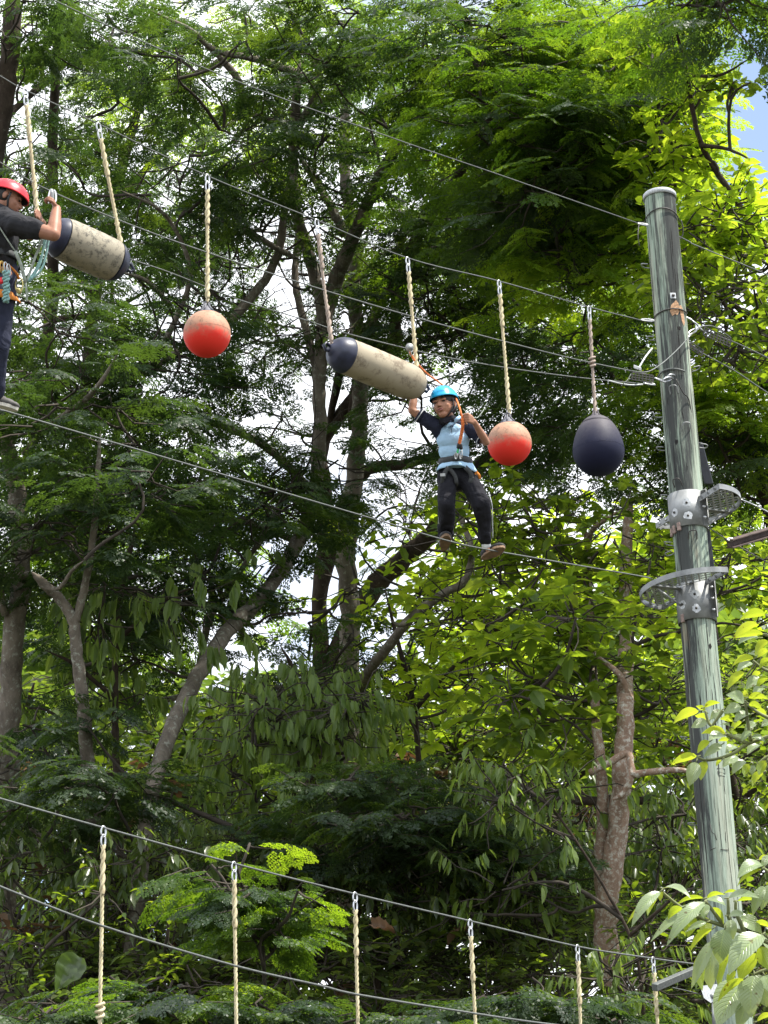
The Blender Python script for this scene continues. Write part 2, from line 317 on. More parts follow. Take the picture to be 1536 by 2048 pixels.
def pole_mat():
    m, t, b, o = mat('treated_pole_wood')
    tcn = nd(t, 'ShaderNodeTexCoord')
    def streak(sx, sz, det, ro):
        mpn = nd(t, 'ShaderNodeMapping'); mpn.inputs['Scale'].default_value = (sx, sx, sz); t.links.new(tcn.outputs['Object'], mpn.inputs['Vector'])
        n = nd(t, 'ShaderNodeTexNoise', {'Scale': 1.0, 'Detail': det, 'Roughness': ro}); t.links.new(mpn.outputs['Vector'], n.inputs['Vector']); return n
    n1 = streak(9, 0.6, 5, 0.6); n2 = streak(70, 2.2, 6, 0.75); n3 = streak(16, 0.9, 8, 0.72); n4 = streak(5, 0.8, 3, 0.5)
    r = ramp(t, [(0.3, (0.28, 0.35, 0.285)), (0.5, (0.36, 0.44, 0.355)), (0.7, (0.45, 0.46, 0.37))]); t.links.new(n1.outputs['Fac'], r.inputs['Fac'])
    r2 = ramp(t, [(0.36, (0.30, 0.30, 0.29)), (0.52, (0.85, 0.85, 0.85)), (0.62, (1.0, 1.0, 1.0))]); t.links.new(n2.outputs['Fac'], r2.inputs['Fac'])
    mm = nd(t, 'ShaderNodeMix', {'Factor': 0.8}, data_type='RGBA', blend_type='MULTIPLY'); t.links.new(r.outputs['Color'], mm.inputs['A']); t.links.new(r2.outputs['Color'], mm.inputs['B'])
    ad = nd(t, 'ShaderNodeMath', operation='ADD'); t.links.new(n3.outputs['Fac'], ad.inputs[0])
    # creosote-black side: one flank of the log weathered dark
    sx_ = nd(t, 'ShaderNodeSeparateXYZ'); t.links.new(tcn.outputs['Object'], sx_.inputs[0])
    an = nd(t, 'ShaderNodeMath', operation='ARCTAN2'); t.links.new(sx_.outputs['Y'], an.inputs[0]); t.links.new(sx_.outputs['X'], an.inputs[1])
    zz = nd(t, 'ShaderNodeMath', {1: -0.30, 2: 0.0}, operation='MULTIPLY_ADD'); t.links.new(sx_.outputs['Z'], zz.inputs[0])
    a2 = nd(t, 'ShaderNodeMath', operation='ADD'); t.links.new(an.outputs[0], a2.inputs[0]); t.links.new(zz.outputs[0], a2.inputs[1])
    a2b = nd(t, 'ShaderNodeMath', {1: 4.64}, operation='ADD'); t.links.new(a2.outputs[0], a2b.inputs[0])
    a3 = nd(t, 'ShaderNodeMath', operation='COSINE'); t.links.new(a2b.outputs[0], a3.inputs[0])
    mr = nd(t, 'ShaderNodeMapRange', {'From Min': 0.3, 'From Max': 1.0, 'To Min': 0.0, 'To Max': 0.25}); t.links.new(a3.outputs[0], mr.inputs['Value'])
    t.links.new(mr.outputs['Result'], ad.inputs[1])
    mk = ramp(t, [(0.60, (0, 0, 0)), (0.72, (0.92, 0.92, 0.92))]); t.links.new(ad.outputs[0], mk.inputs['Fac'])
    mc = nd(t, 'ShaderNodeMix', data_type='RGBA'); mc.inputs['B'].default_value = (0.05, 0.05, 0.052, 1)
    t.links.new(mk.outputs['Color'], mc.inputs['Factor']); t.links.new(mm.outputs['Result'], mc.inputs['A'])
    bw = ramp(t, [(0.66, (0, 0, 0)), (0.74, (0.7, 0.7, 0.7))]); t.links.new(n4.outputs['Fac'], bw.inputs['Fac'])
    m3 = nd(t, 'ShaderNodeMix', data_type='RGBA'); m3.inputs['B'].default_value = (0.30, 0.24, 0.16, 1); t.links.new(bw.outputs['Color'], m3.inputs['Factor']); t.links.new(mc.outputs['Result'], m3.inputs['A'])
    t.links.new(m3.outputs['Result'], b.inputs['Base Color'])
    b.inputs['Roughness'].default_value = 0.95; b.inputs['Specular IOR Level'].default_value = 0.08
    bp = nd(t, 'ShaderNodeBump', {'Strength': 0.6, 'Distance': 0.006}); t.links.new(n2.outputs['Fac'], bp.inputs['Height']); t.links.new(bp.outputs['Normal'], b.inputs['Normal'])
    return m
M['pole'] = pole_mat()
M['crack'] = simple('crack_dark', (0.035, 0.033, 0.032), 0.95, 0, 0.4, 80, 0, 0.05)  # near-black tone of the drying cracks and knots
M['scar'] = simple('bare_wood', (0.42, 0.25, 0.14), 0.9, 0, 0.4, 60, 0.4)

def cloth(name, col, bump=0.6, scale=9, rough=0.85, noise=0.12):
    m, t, b, o = mat(name)
    tcn = nd(t, 'ShaderNodeTexCoord'); n = nd(t, 'ShaderNodeTexNoise', {'Scale': scale, 'Detail': 3, 'Distortion': 1.2}); t.links.new(tcn.outputs['Object'], n.inputs['Vector'])
    r = ramp(t, [(0.3, tuple(c * (1 - noise) for c in col)), (0.7, tuple(c * (1 + noise) for c in col))]); t.links.new(n.outputs['Fac'], r.inputs['Fac']); t.links.new(r.outputs['Color'], b.inputs['Base Color'])
    b.inputs['Roughness'].default_value = rough; b.inputs['Specular IOR Level'].default_value = 0.2
    bp = nd(t, 'ShaderNodeBump', {'Strength': bump, 'Distance': 0.03}); t.links.new(n.outputs['Fac'], bp.inputs['Height']); t.links.new(bp.outputs['Normal'], b.inputs['Normal'])
    return m
M['skin'] = simple('skin', (0.40, 0.20, 0.125), 0.5, 0, 0.10, 25, 0, 0.35)
M['skin_man'] = simple('skin_man', (0.34, 0.16, 0.10), 0.5, 0, 0.10, 20, 0, 0.35)
M['hair'] = simple('hair', (0.012, 0.010, 0.009), 0.6)
M['lip'] = simple('lip', (0.34, 0.13, 0.10), 0.5)
M['eye'] = simple('eye', (0.015, 0.010, 0.008), 0.3)
M['sky_shirt'] = cloth('sky_blue_cotton', (0.38, 0.57, 0.75), 0.55, 7, 0.9, 0.05)
M['navy_cloth'] = cloth('navy_cotton', (0.022, 0.025, 0.045))
M['black_cloth'] = cloth('black_trouser', (0.016, 0.016, 0.021), 0.9, 7)
M['black_shirt'] = cloth('black_shirt', (0.030, 0.030, 0.034), 0.8, 7)
M['navy_trouser'] = cloth('navy_trouser', (0.028, 0.032, 0.055), 0.8, 7)
M['white_cloth'] = cloth('white_cotton', (0.70, 0.72, 0.74), 0.3)
M['webbing'] = simple('webbing', (0.045, 0.048, 0.05), 0.8, 0, 0.25, 60)
M['helmet_blue'] = simple('helmet_blue', (0.015, 0.36, 0.66), 0.32, 0, 0.04, 6)
M['helmet_red'] = simple('helmet_red', (0.70, 0.02, 0.035), 0.32, 0, 0.06, 6)
M['black_plastic'] = simple('black_plastic', (0.012, 0.012, 0.014), 0.5)
M['orange'] = simple('orange_rope', (0.80, 0.20, 0.05), 0.75, 0, 0.35, 70)
M['orange_web'] = simple('orange_web', (0.72, 0.24, 0.03), 0.75, 0, 0.2, 20)
M['teal'] = simple('teal_rope', (0.24, 0.42, 0.40), 0.75, 0, 0.4, 60)
M['pale_web'] = simple('pale_web', (0.36, 0.40, 0.34), 0.8, 0, 0.3, 40)
M['gum'] = simple('gum_rubber', (0.20, 0.125, 0.07), 0.75, 0, 0.3, 40)
M['cream_rubber'] = simple('cream_rubber', (0.55, 0.52, 0.45), 0.75)
M['shoe_black'] = simple('shoe_black', (0.018, 0.018, 0.02), 0.7)
M['shoe_grey'] = simple('shoe_grey', (0.08, 0.075, 0.07), 0.7, 0, 0.3, 30)
M['green_tape'] = simple('green_tape', (0.05, 0.55, 0.15), 0.6)
M['red_metal'] = simple('red_metal', (0.65, 0.02, 0.03), 0.35, 0.3)
M['gold'] = simple('brass', (0.6, 0.42, 0.12), 0.35, 0.8)

# ------------------------------------------------------------------ setting: ground and hillside
def ground():
    m, t, b, o = mat('leaf_litter_soil')
    n = nd(t, 'ShaderNodeTexNoise', {'Scale': 0.8, 'Detail': 8}); tcn = nd(t, 'ShaderNodeTexCoord'); t.links.new(tcn.outputs['Object'], n.inputs['Vector'])
    r = ramp(t, [(0.35, (0.025, 0.032, 0.015)), (0.65, (0.06, 0.05, 0.03))]); t.links.new(n.outputs['Fac'], r.inputs['Fac']); t.links.new(r.outputs['Color'], b.inputs['Base Color']); b.inputs['Roughness'].default_value = 0.95
    xs = np.linspace(-1, 1, 41) ** 3 * 600; ys = np.concatenate([np.linspace(-300, 0, 8), np.linspace(4, 110, 40), np.linspace(140, 900, 12)])
    v = [(x, y, hill(x, y)) for y in ys for x in xs]; w = len(xs)
    f = [(j * w + i, j * w + i + 1, (j + 1) * w + i + 1, (j + 1) * w + i) for j in range(len(ys) - 1) for i in range(w - 1)]
    b_ = MB(); b_.add(v, f); o = b_.build('ground', m); tag(o, kind='structure')
def hill(x, y):
    s = max(0.0, min(1.0, (y - 34) / 60)); s = s * s * (3 - 2 * s)
    return 15.0 * s + 0.5 * math.sin(x * 0.11 + y * 0.07) * min(1, max(0, y - 30) / 20)
ground()

# ------------------------------------------------------------------ the timber pole and its fittings
_pt, _pb = PL(1319, 392), PL(1443, 1780)
AX = (_pt - _pb).normalized()
def axp(py):                          # pole axis at a photo height
    return PL(1319 + (py - 392) * 0.0893, py)
POLE_TOP = _pt; POLE_BASE = _pt - AX * (_pt.z / AX.z)
PH = (POLE_TOP - POLE_BASE).length
def pr(q): return 0.136 + 0.022 * (1 - (q - POLE_BASE).dot(AX) / PH)
tocam = (CAM - axp(1000)); tocam.z = 0; tocam = (tocam - AX * tocam.dot(AX)).normalized()
ER = -(AX.cross(tocam)).normalized()
if ER.x < 0: ER = -ER
pole = empty('wooden_pole', POLE_BASE, 'tall round green treated timber pole with a grey metal cap carrying all the cables', 'pole')
b = MB(); prof = []
n = 150
random.seed(3)
for i in range(n + 1):
    h = PH * i / n; prof.append((0.136 + 0.022 * (1 - h / PH) + 0.0015 * math.sin(h * 3.1) + 0.001 * math.sin(h * 7.7), h))
b.lathe(prof, POLE_BASE, AX, 56, side=tocam)
bv = []
for (x, y, z) in b.v:                 # drying cracks and slightly lobed section
    q = Vector((x, y, z)) - POLE_BASE; h = q.dot(AX); rad = q - AX * h
    a = math.atan2(rad.dot(ER), rad.dot(tocam)); k = 1 + 0.008 * math.sin(3 * a + h * 0.3) + 0.005 * math.sin(9 * a + h * 0.2)
    bv.append(tuple(POLE_BASE + AX * h + rad * k))
b.v = bv
b.lathe([(0.136, PH), (0.07, PH + 0.002), (0.001, PH + 0.003)], POLE_BASE, AX, 24, side=tocam)
shaft = b.build('shaft', M['pole'], pole)
b = MB(); b.lathe([(0.139, -0.035), (0.146, -0.035), (0.1465, 0.006), (0.142, 0.012), (0.001, 0.014)], POLE_TOP, AX, 48); b.build('cap', M['galv_light'], pole)
def rodpath(name, pts, r, m, parent=pole, n=6, seg=8):
    b = MB(); b.tube(smooth_path(pts, n), r, seg); return b.build(name, m, parent)
def around(py, extra, a0, a1, n=20, dz=0.0, sag=0.0):   # a path round the pole; angle 0 faces the camera, + to the right
    c = axp(py); rr = pr(c) + extra; out = []
    for i in range(n + 1):
        a = a0 + (a1 - a0) * i / n
        out.append(c + (tocam * math.cos(a) + ER * math.sin(a)) * rr + AX * (dz * i / n - sag * math.sin(math.pi * i / n)))
    return out
def collar(py0, py1, name):
    c0 = axp(py0); c1 = axp(py1); h = (c1 - c0).length; r = pr(c0) + 0.016
    b = MB(); b.lathe([(r - 0.007, 0), (r, 0), (r, h), (r - 0.007, h)], c0, AX, 48)
    o = b.build(name, M['galv'], pole)
    # split flanges with bolts, washers and bright weld patches
    b = MB()
    fa = math.radians(52)
    d = tocam * math.cos(fa) + ER * math.sin(fa); tn = (-tocam * math.sin(fa) + ER * math.cos(fa))
    b.box(c0 + d * (r + 0.028) + AX * h / 2, d, tn, AX, 0.06, 0.012, h, 0.004); b.build('flange', M['galv'], o)
    for k in range(3):
        q = c0 + d * (r + 0.03) + AX * h * (0.2 + 0.3 * k)
        b = MB(); b.lathe([(0.001, 0), (0.013, 0), (0.013, 0.012), (0.007, 0.013), (0.007, 0.028), (0.001, 0.028)], q - tn * 0.006, -tn, 8); b.build('bolt', M['steel'], o)
    for aa, hh in ((-0.75, 0.42), (-0.02, 0.62), (0.0, 0.25)):
        d = tocam * math.cos(aa) + ER * math.sin(aa); q = c0 + d * (r + 0.0005) + AX * h * hh
        tn = (-tocam * math.sin(aa) + ER * math.cos(aa))
        b = MB(); v = [q + d * 0.002]; ns = 14
        rr_ = [0.036 * (0.8 + 0.35 * random.random()) for _ in range(ns)]
        ring = []
        for k in range(ns):
            an = 2 * math.pi * k / ns; u = rr_[k] * math.cos(an) / r; w_ = rr_[k] * math.sin(an)
            ring.append(c0 + (tocam * math.cos(aa + u) + ER * math.sin(aa + u)) * (r + 0.0018) + AX * (h * hh + w_))
        v += ring; b.add(v, [(0, 1 + k, 1 + (k + 1) % ns) for k in range(ns)]); b.build('bare_patch', M['galv_light'], o)
        b = MB(); b.lathe([(0.001, 0.015), (0.009, 0.014), (0.011, 0.003), (0.011, 0)], q, d, 8); b.build('bolt', M['dark_metal'], o)
    return o
c1 = collar(1062, 992, 'collar'); c2 = collar(1247, 1172, 'collar')
PN = (AX + ER * -0.07).normalized()   # the platforms sit slightly out of square
PE = (ER - PN * ER.dot(PN)).normalized(); PT = (tocam - PN * tocam.dot(PN)).normalized()
def platform(py, a0, a1, r=0.45):     # a half disc of expanded metal inside a flat rim
    c = axp(py); dirv = lambda a: PE * math.cos(a) + PT * math.sin(a)
    b = MB(); n = 36; v = []; f = []
    for i in range(n + 1):
        a = a0 + (a1 - a0) * i / n
        for (rr, hh) in ((r, -0.022), (r, 0.024), (r - 0.008, 0.024), (r - 0.008, -0.022)): v.append(c + dirv(a) * rr + PN * hh)
    for i in range(n):
        for k in range(4): f.append((i * 4 + k, (i + 1) * 4 + k, (i + 1) * 4 + (k + 1) % 4, i * 4 + (k + 1) % 4))
    b.add(v, f)
    pf = b.build('platform_rim', M['galv'], pole, smooth=False)
    for a, ln in ((a0, 1), (a1, 1)):
        d = dirv(a); t_ = PN.cross(d)
        b = MB(); b.box(c + d * (r + 0.15) / 2 + PN * 0.0, d, t_, PN, r - 0.15, 0.008, 0.05, 0.002); b.build('edge_bar', M['galv'], pf, smooth=False)
        for k in range(3):
            b = MB(); b.lathe([(0.012, -0.012), (0.012, 0.012), (0.001, 0.012)], c + d * (0.21 + 0.09 * k), t_, 8); b.build('bolt', M['steel'], pf)
    am = (a0 + a1) / 2
    for a in (am,):
        d = dirv(a); t_ = PN.cross(d)
        b = MB(); b.box(c + d * (r + 0.14) / 2 - PN * 0.012, d, t_, PN, r - 0.16, 0.05, 0.012, 0.003); b.build('brace', M['galv'], pf, smooth=False)
        b = MB(); b.tube([c + d * (r - 0.06) - PN * 0.02, c + d * 0.17 - PN * 0.16], 0.009, 8); b.build('strut', M['galv'], pf)
    # expanded metal: staggered diamonds
    b = MB(); sx, sy = 0.085, 0.036
    hd = dirv(a0); hn = dirv((a0 + a1) / 2)
    def ok(q):
        l = q.length
        return 0.15 < l < r - 0.006 and q.dot(hn) > 0
    w = 0.0075
    ni = int(r / sx) + 2; nj = int(r / sy) + 2
    for i in range(-ni, ni):
        for j in range(-nj * 2, nj * 2):
            p0 = hd * ((i + 0.5 * (j % 2)) * sx) + hn * (j * sy / 1.0)
            for s_ in (-1, 1):
                p1 = p0 + hd * (s_ * sx / 2) + hn * sy
                if ok(p0) and ok(p1):
                    t_ = (p1 - p0).normalized(); q_ = PN.cross(t_) * w; z_ = PN * 0.007
                    v = [c + p0 - q_, c + p0 + q_, c + p1 + q_, c + p1 - q_]
                    v += [x + z_ for x in v]
                    b.add(v, [(0, 1, 2, 3), (4, 7, 6, 5), (0, 4, 5, 1), (3, 2, 6, 7)])
    tag(b.build('grating', M['galv_light'], pf, smooth=False), kind='stuff')
    return pf
platform(1013, math.radians(-128), math.radians(52))
platform(1178, math.radians(52), math.radians(232), 0.455)
# wooden wedges under the collars
for (px, py) in ((1342, 1064), (1349, 1062), (1359, 1060), (1367, 1240)):
    a = math.asin(max(-0.95, min(0.95, (px - (1319 + (py - 392) * 0.0893)) / 37.0)))
    q = axp(py + 2) + (tocam * math.cos(a) + ER * math.sin(a)) * (pr(axp(py)) + 0.012)
    b = MB(); b.box(q, -tocam * math.sin(a) + ER * math.cos(a), tocam * math.cos(a) + ER * math.sin(a), AX, 0.035, 0.02, 0.07, 0.004); b.build('wedge', M['wedge'], pole, smooth=False)
# climbing staples
def staple(px, py, side):
    c = axp(py)
    if side == 'front':
        a = math.asin(max(-0.9, min(0.9, (px - (1319 + (py - 392) * 0.0893)) / 36.0)))
        up_first = True
    else: a = -1.75 if side == 'left' else 1.75
    d = tocam * math.cos(a) + ER * math.sin(a); tn = (-tocam * math.sin(a) + ER * math.cos(a)); r0 = pr(c) - 0.01
    lean = d * 0.045 + (AX * 0.055 if side == 'front' else AX * random.uniform(-0.01, 0.015))
    hw = 0.034
    pts = [c + d * r0 - tn * hw, c + d * r0 - tn * hw + lean * 0.75, c + d * r0 - tn * hw * 0.6 + lean * 1.1, c + d * r0 + tn * hw * 0.6 + lean * 1.1, c + d * r0 + tn * hw + lean * 0.75, c + d * r0 + tn * hw]
    if side != 'front': pts = [p + (p - (c + d * r0)) * 0.25 + d * 0.02 for p in pts]
    rodpath('staple', pts, 0.005, M['dark_metal'] if py > 950 and side == 'front' else M['galv'], n=4, seg=6)
random.seed(5)
for px, py, s_ in ((1349, 800, 'front'), (1374, 875, 'front'), (1312, 825, 'left'), (1322, 892, 'left'), (1295, 671, 'left'), (1380, 740, 'right'), (1357, 984, 'front'), (1326, 988, 'left'),
                   (1387, 1090, 'front'), (1332, 1083, 'left'), (1340, 1099, 'left'), (1354, 1308, 'left'), (1367, 1473, 'left'), (1379, 1644, 'left'), (1286, 526, 'left'), (1392, 892, 'right')):
    staple(px, py, s_)
# drying cracks, knots and weathered slivers of the log
random.seed(12)
def on_pole(a, h, lift=0.0008):
    q = POLE_BASE + AX * h; k = 1 + 0.008 * math.sin(3 * a + h * 0.3) + 0.005 * math.sin(9 * a + h * 0.2)
    return q + (tocam * math.cos(a) + ER * math.sin(a)) * ((0.136 + 0.022 * (1 - h / PH) + 0.0015 * math.sin(h * 3.1) + 0.001 * math.sin(h * 7.7)) * k + lift)
for i in range(120):
    a = random.uniform(-1.45, 1.45); h0 = random.uniform(PH * 0.30, PH - 0.3); ln = random.choice((0.12, 0.25, 0.4, 0.8)) * random.uniform(0.6, 1.4); w = random.uniform(0.0012, 0.0042); h1 = min(PH - 0.02, h0 + ln)
    n = max(4, int((h1 - h0) / 0.06)); b = MB(); v = []; ph = random.uniform(0, 6)
    for k in range(n + 1):
        t = k / n; hh = h0 + (h1 - h0) * t; aa = a + 0.02 * math.sin(t * 5 + ph) + random.uniform(-0.006, 0.006); da = w * (math.sin(math.pi * (0.04 + 0.92 * t)) ** 0.6) / 0.14 * random.uniform(0.7, 1.3)
        v += [on_pole(aa - da, hh, 0.0012), on_pole(aa + da, hh, 0.0012)]
    b.add(v, [(2 * k, 2 * k + 1, 2 * k + 3, 2 * k + 2) for k in range(n)]); b.build('crack', M['crack'], pole)
for a, h in ((0.5, PH - 1.35), (-0.3, PH - 2.4), (0.55, PH - 6.4), (0.62, PH - 4.2), (-0.5, PH - 5.2), (0.2, PH - 8.0), (-0.35, PH - 7.4)):
    b = MB(); n = 12; v = [on_pole(a, h, 0.003)] + [on_pole(a + 0.10 * math.cos(6.283 * k / n) * random.uniform(0.8, 1.2), h + 0.022 * math.sin(6.283 * k / n) * random.uniform(0.8, 1.3), 0.0012) for k in range(n)]
    b.add(v, [(0, 1 + k, 1 + (k + 1) % n) for k in range(n)]); b.build('knot', M['crack'], pole)
# square washer, scar of bare wood
a = 0.28; q = axp(606) + (tocam * math.cos(a) + ER * math.sin(a)) * (pr(axp(606)) + 0.004)
b = MB(); dd = tocam * math.cos(a) + ER * math.sin(a); b.box(q, -tocam * math.sin(a) + ER * math.cos(a), dd, AX, 0.05, 0.006, 0.055, 0.003); wsh = b.build('square_washer', M['galv_light'], pole, smooth=False)
b = MB(); b.lathe([(0.014, 0), (0.014, 0.015), (0.001, 0.015)], q, dd, 6); b.build('nut', M['dark_metal'], wsh)
def skinpatch(name, pts, m, lift=0.0012):
    """a ragged sheet lying on the pole's skin; pts = (angle, photo y)"""
    b = MB(); v = []
    ca = sum(p[0] for p in pts) / len(pts); cy = sum(p[1] for p in pts) / len(pts)
    for (a, y) in [(ca, cy)] + pts:
        c = axp(y); v.append(c + (tocam * math.cos(a) + ER * math.sin(a)) * (pr(c) * 1.012 + lift))
    b.add(v, [(0, 1 + k, 1 + (k + 1) % len(pts)) for k in range(len(pts))]); return b.build(name, m, pole)
skinpatch('bare_wood_scar', [(0.0, 636), (0.12, 624), (0.28, 620), (0.45, 614), (0.6, 620), (0.62, 636), (0.45, 644), (0.3, 642), (0.12, 646)], M['scar'])
skinpatch('bare_wood_scar', [(0.62, 625), (0.8, 622), (0.95, 632), (1.0, 655), (0.9, 664), (0.75, 656), (0.68, 640)], M['scar'])
# cable wraps and shackles on the pole
wraps = ((445, -1.5, 1.7, 0.012, 0.03), (640, -1.5, 1.5, 0.008, 0.0))
rodpath('wire_wrap', around(446, 0.012, -1.5, 1.55, 18, 0.0, -0.07), 0.006, M['dark_metal'], n=2)
rodpath('wire_wrap', around(640, 0.010, -1.5, 1.35, 18, 0.03, -0.02), 0.006, M['dark_metal'], n=2)
rodpath('wire_tail', [PL(1362, 440, 0.12), PL(1366, 455, 0.12), PL(1365, 470, 0.1), PL(1358, 480, 0.08)], 0.005, M['dark_metal'])
rodpath('wire_tail', [PL(1278, 448, 0.12), PL(1276, 470, 0.14), PL(1279, 492, 0.12)], 0.004, M['dark_metal'])
def shackle(name, pa, pb, r, w, m, parent):        # a closed link from pa to pb
    ax = (pb - pa); l = ax.length; ax.normalize(); s_ = ax.cross(Vector((0, 0, 1)) if abs(ax.z) < 0.9 else Vector((1, 0, 0))).normalized()
    s_ = (s_ * 0.7 + ax.cross(s_) * 0.7)
    mid = (pa + pb) / 2; pts = []
    for i in range(14):
        an = 2 * math.pi * i / 14; pts.append(mid + ax * (l / 2 * math.cos(an)) + s_ * (w * math.sin(an)))
    b = MB(); b.tube(pts, r, 6, closed=True); return b.build(name, m, parent)
shackle('eye_bolt', PL(1276, 447), PL(1296, 450), 0.008, 0.022, M['steel'], pole)
shackle('eye_bolt', PL(1283, 640), PL(1308, 641), 0.008, 0.022, M['steel'], pole)
for pa, pb in (((1372, 634), (1384, 640)), ((1384, 641), (1396, 650)), ((1394, 650), (1404, 660)), ((1368, 676), (1378, 668)), ((1378, 668), (1392, 658)), ((1344, 757), (1326, 760)), ((1350, 754), (1336, 752)), ((1310, 756), (1330, 764)), ((1288, 766), (1310, 769))):
    shackle('shackle', PL(*pa, 0.08), PL(*pb, 0.09), 0.007, 0.02, M['steel'], pole)
rodpath('wire_wrap', around(757, 0.014, -1.5, 0.55, 12, 0.0, -0.03), 0.008, M['cable'], n=2)
rodpath('earth_wire', [PL(1352, 758, 0.17), PL(1366, 785, 0.17), PL(1378, 800, 0.15), PL(1386, 850, 0.12), PL(1392, 900, 0.08)], 0.005, M['dark_metal'])
def strap(name, px0, py0, px1, py1, w, m, off=-0.05):
    a_, b_ = PL(px0, py0, off), PL(px1, py1, off); b = MB(); z = (a_ - b_).normalized(); x = R; b.box((a_ + b_) / 2, x, z.cross(x), z, w, 0.03, (a_ - b_).length, 0.006); return b.build(name, m, pole, smooth=False)
strap('cable_duct', 1396, 885, 1418, 968, 0.075, M['rubber']); strap('cable_duct', 1411, 1058, 1421, 1140, 0.07, M['rubber'])
def plate(px0, py0, px1, py1, w, m, name, off=0.1):     # a perforated guard plate along a cable
    a_, b_ = PL(px0, py0, off), PL(px1, py1, off); z = (b_ - a_); l = z.length; z.normalize(); y = (U - z * U.dot(z)).normalized(); x = y.cross(z)
    nl = max(3, int(l / 0.04)); b = MB(); rows = 3
    for k in range(rows + 1):
        b.box((a_ + b_) / 2 + y * (w * (k / rows - 0.5)), z, y, x, l, 0.008, 0.006, 0.001)
    for k in range(nl + 1):
        b.box(a_ + z * (l * k / nl), z, y, x, 0.014, w, 0.005, 0.001)
    return b.build(name, m, pole, smooth=False)
plate(1408, 662, 1461, 686, 0.07, M['dark_metal'], 'guard_plate'); plate(1373, 686, 1405, 706, 0.055, M['dark_metal'], 'guard_plate'); plate(1264, 752, 1306, 758, 0.06, M['dark_metal'], 'guard_plate')
rodpath('tie_rod', [PL(1276, 739, 0.1), PL(1290, 715, 0.1), PL(1304, 697, 0.02)], 0.008, M['galv_light'])
b = MB(); b.box(PL(1275, 736, 0.1), (PL(1290, 741, 0.1) - PL(1265, 731, 0.1)), U, -F, 0.09, 0.03, 0.02, 0.004); b.build('clamp', M['galv_light'], pole, smooth=False)
b = MB(); d_ = (PL(1390, 1940, 0.1) - PL(1320, 1970, 0.1)); b.box(PL(1358, 1954, 0.1), d_, U - d_.normalized() * U.dot(d_.normalized()), d_.cross(U), d_.length * 1.4, 0.055, 0.05, 0.004); b.build('support_arm', M['cable'], pole, smooth=False)
b = MB(); b.add([PL(1400, 1972, 0.19), PL(1434, 1968, 0.19), PL(1436, 1995, 0.19), PL(1422, 2006, 0.19), PL(1408, 1996, 0.19)] + [PL(1400, 1972, 0.17), PL(1434, 1968, 0.17), PL(1436, 1995, 0.17), PL(1422, 2006, 0.17), PL(1408, 1996, 0.17)],
   [(0, 1, 2, 3, 4), (9, 8, 7, 6, 5)] + [(k, (k + 1) % 5, 5 + (k + 1) % 5, 5 + k) for k in range(5)]); bk = b.build('bracket_plate', M['galv_light'], pole, smooth=False)
b = MB(); b.lathe([(0.02, 0), (0.02, 0.012), (0.001, 0.014)], PL(1424, 1992, 0.19), -F, 8); b.build('bolt', M['galv'], bk)
b = MB(); b.tube([PL(1426, 2004, 0.18), PL(1428, 2060, 0.18)], 0.012, 6); b.build('stay_rod', M['galv'], pole)
# scratched marks in the paint (shallow dark gouges)
for pts in ([(1436, 1546), (1452, 1546), (1453, 1556), (1437, 1552), (1440, 1560), (1452, 1561)], [(1420, 1655), (1424, 1672), (1430, 1676), (1434, 1688)], [(1420, 1706), (1432, 1703)], [(1442, 1707), (1458, 1708)]):
    pth = []
    for (px, py) in pts:
        a = math.asin(max(-0.95, min(0.95, (px - (1319 + (py - 392) * 0.0893)) / 40.0))); c = axp(py)
        pth.append(c + (tocam * math.cos(a) + ER * math.sin(a)) * (pr(c) * 1.01 + 0.0005))
    b = MB(); b.tube(pth, 0.0028, 5); b.build('scratch', M['dark_metal'], pole)
# beam of a neighbouring platform entering from the right
bm = empty('timber_beam', PL(1500, 1074), 'dark brown beam end poking in from the right edge beside the upper mesh platform', 'beam')
b = MB(); a_, b_ = PL(1459, 1088, 0.1), PL(1600, 1046, -0.1); d_ = b_ - a_; z_ = (U - d_.normalized() * U.dot(d_.normalized())).normalized()
for k, o_ in enumerate((-0.032, 0.032)):
    b.box((a_ + b_) / 2 + z_ * o_, d_, z_.cross(d_), z_, d_.length, 0.07, 0.012, 0.002)
b.box((a_ + b_) / 2 - d_.normalized().cross(z_) * 0.02, d_, z_.cross(d_), z_, d_.length - 0.01, 0.012, 0.058, 0.002)
b.build('channel', M['rust_beam'], bm, smooth=False); shackle('bolt_eye', PL(1455, 1080, 0.1), PL(1466, 1078, 0.1), 0.008, 0.02, M['steel'], bm)

# ------------------------------------------------------------------ cables
def cable(name, pts, r, label, off=0.0, offs=None, group='steel cables of the course', mt='cable', sub=6):
    q = [PL(x, y, offs[i] if offs else off) for i, (x, y) in enumerate(pts)]
    pth = smooth_path(q, sub)
    b = MB(); b.tube(pth, r * 0.6, 6)
    # the lay of the strands: two helical outer wires
    o = b.build(name, M[mt]); tag(o, label, 'cable', group); return o
W2 = [(-120, 85), (0, 152), (50, 180), (195, 247), (415, 352), (633, 440), (815, 516), (997, 562), (1178, 614), (1284, 641)]
W3 = [(-120, 258), (0, 325), (105, 384), (340, 479), (650, 581), (900, 654), (1136, 715), (1268, 743), (1305, 752)]
cable('steel_cable', [(-100, -112), (95, -6), (430, 145), (768, 270), (1000, 350), (1278, 447)], 0.0085, 'topmost steel cable ending at the band near the pole cap', mt='cable')
cable('steel_cable', W2, 0.0085, 'steel cable that the rope-hung buoys and fenders hang from')
cable('steel_cable', W3, 0.0088, 'handline cable passing right of the red helmet to the left guard plate')
cable('steel_cable', [(-120, 365), (0, 415), (120, 462), (255, 516), (340, 545), (480, 600), (617, 642), (683, 664), (814, 697), (900, 716), (1010, 735), (1132, 752), (1216, 761), (1290, 768)], 0.008, 'thin cable just behind the fenders that the orange lanyard pulley rides on', off=-0.12)
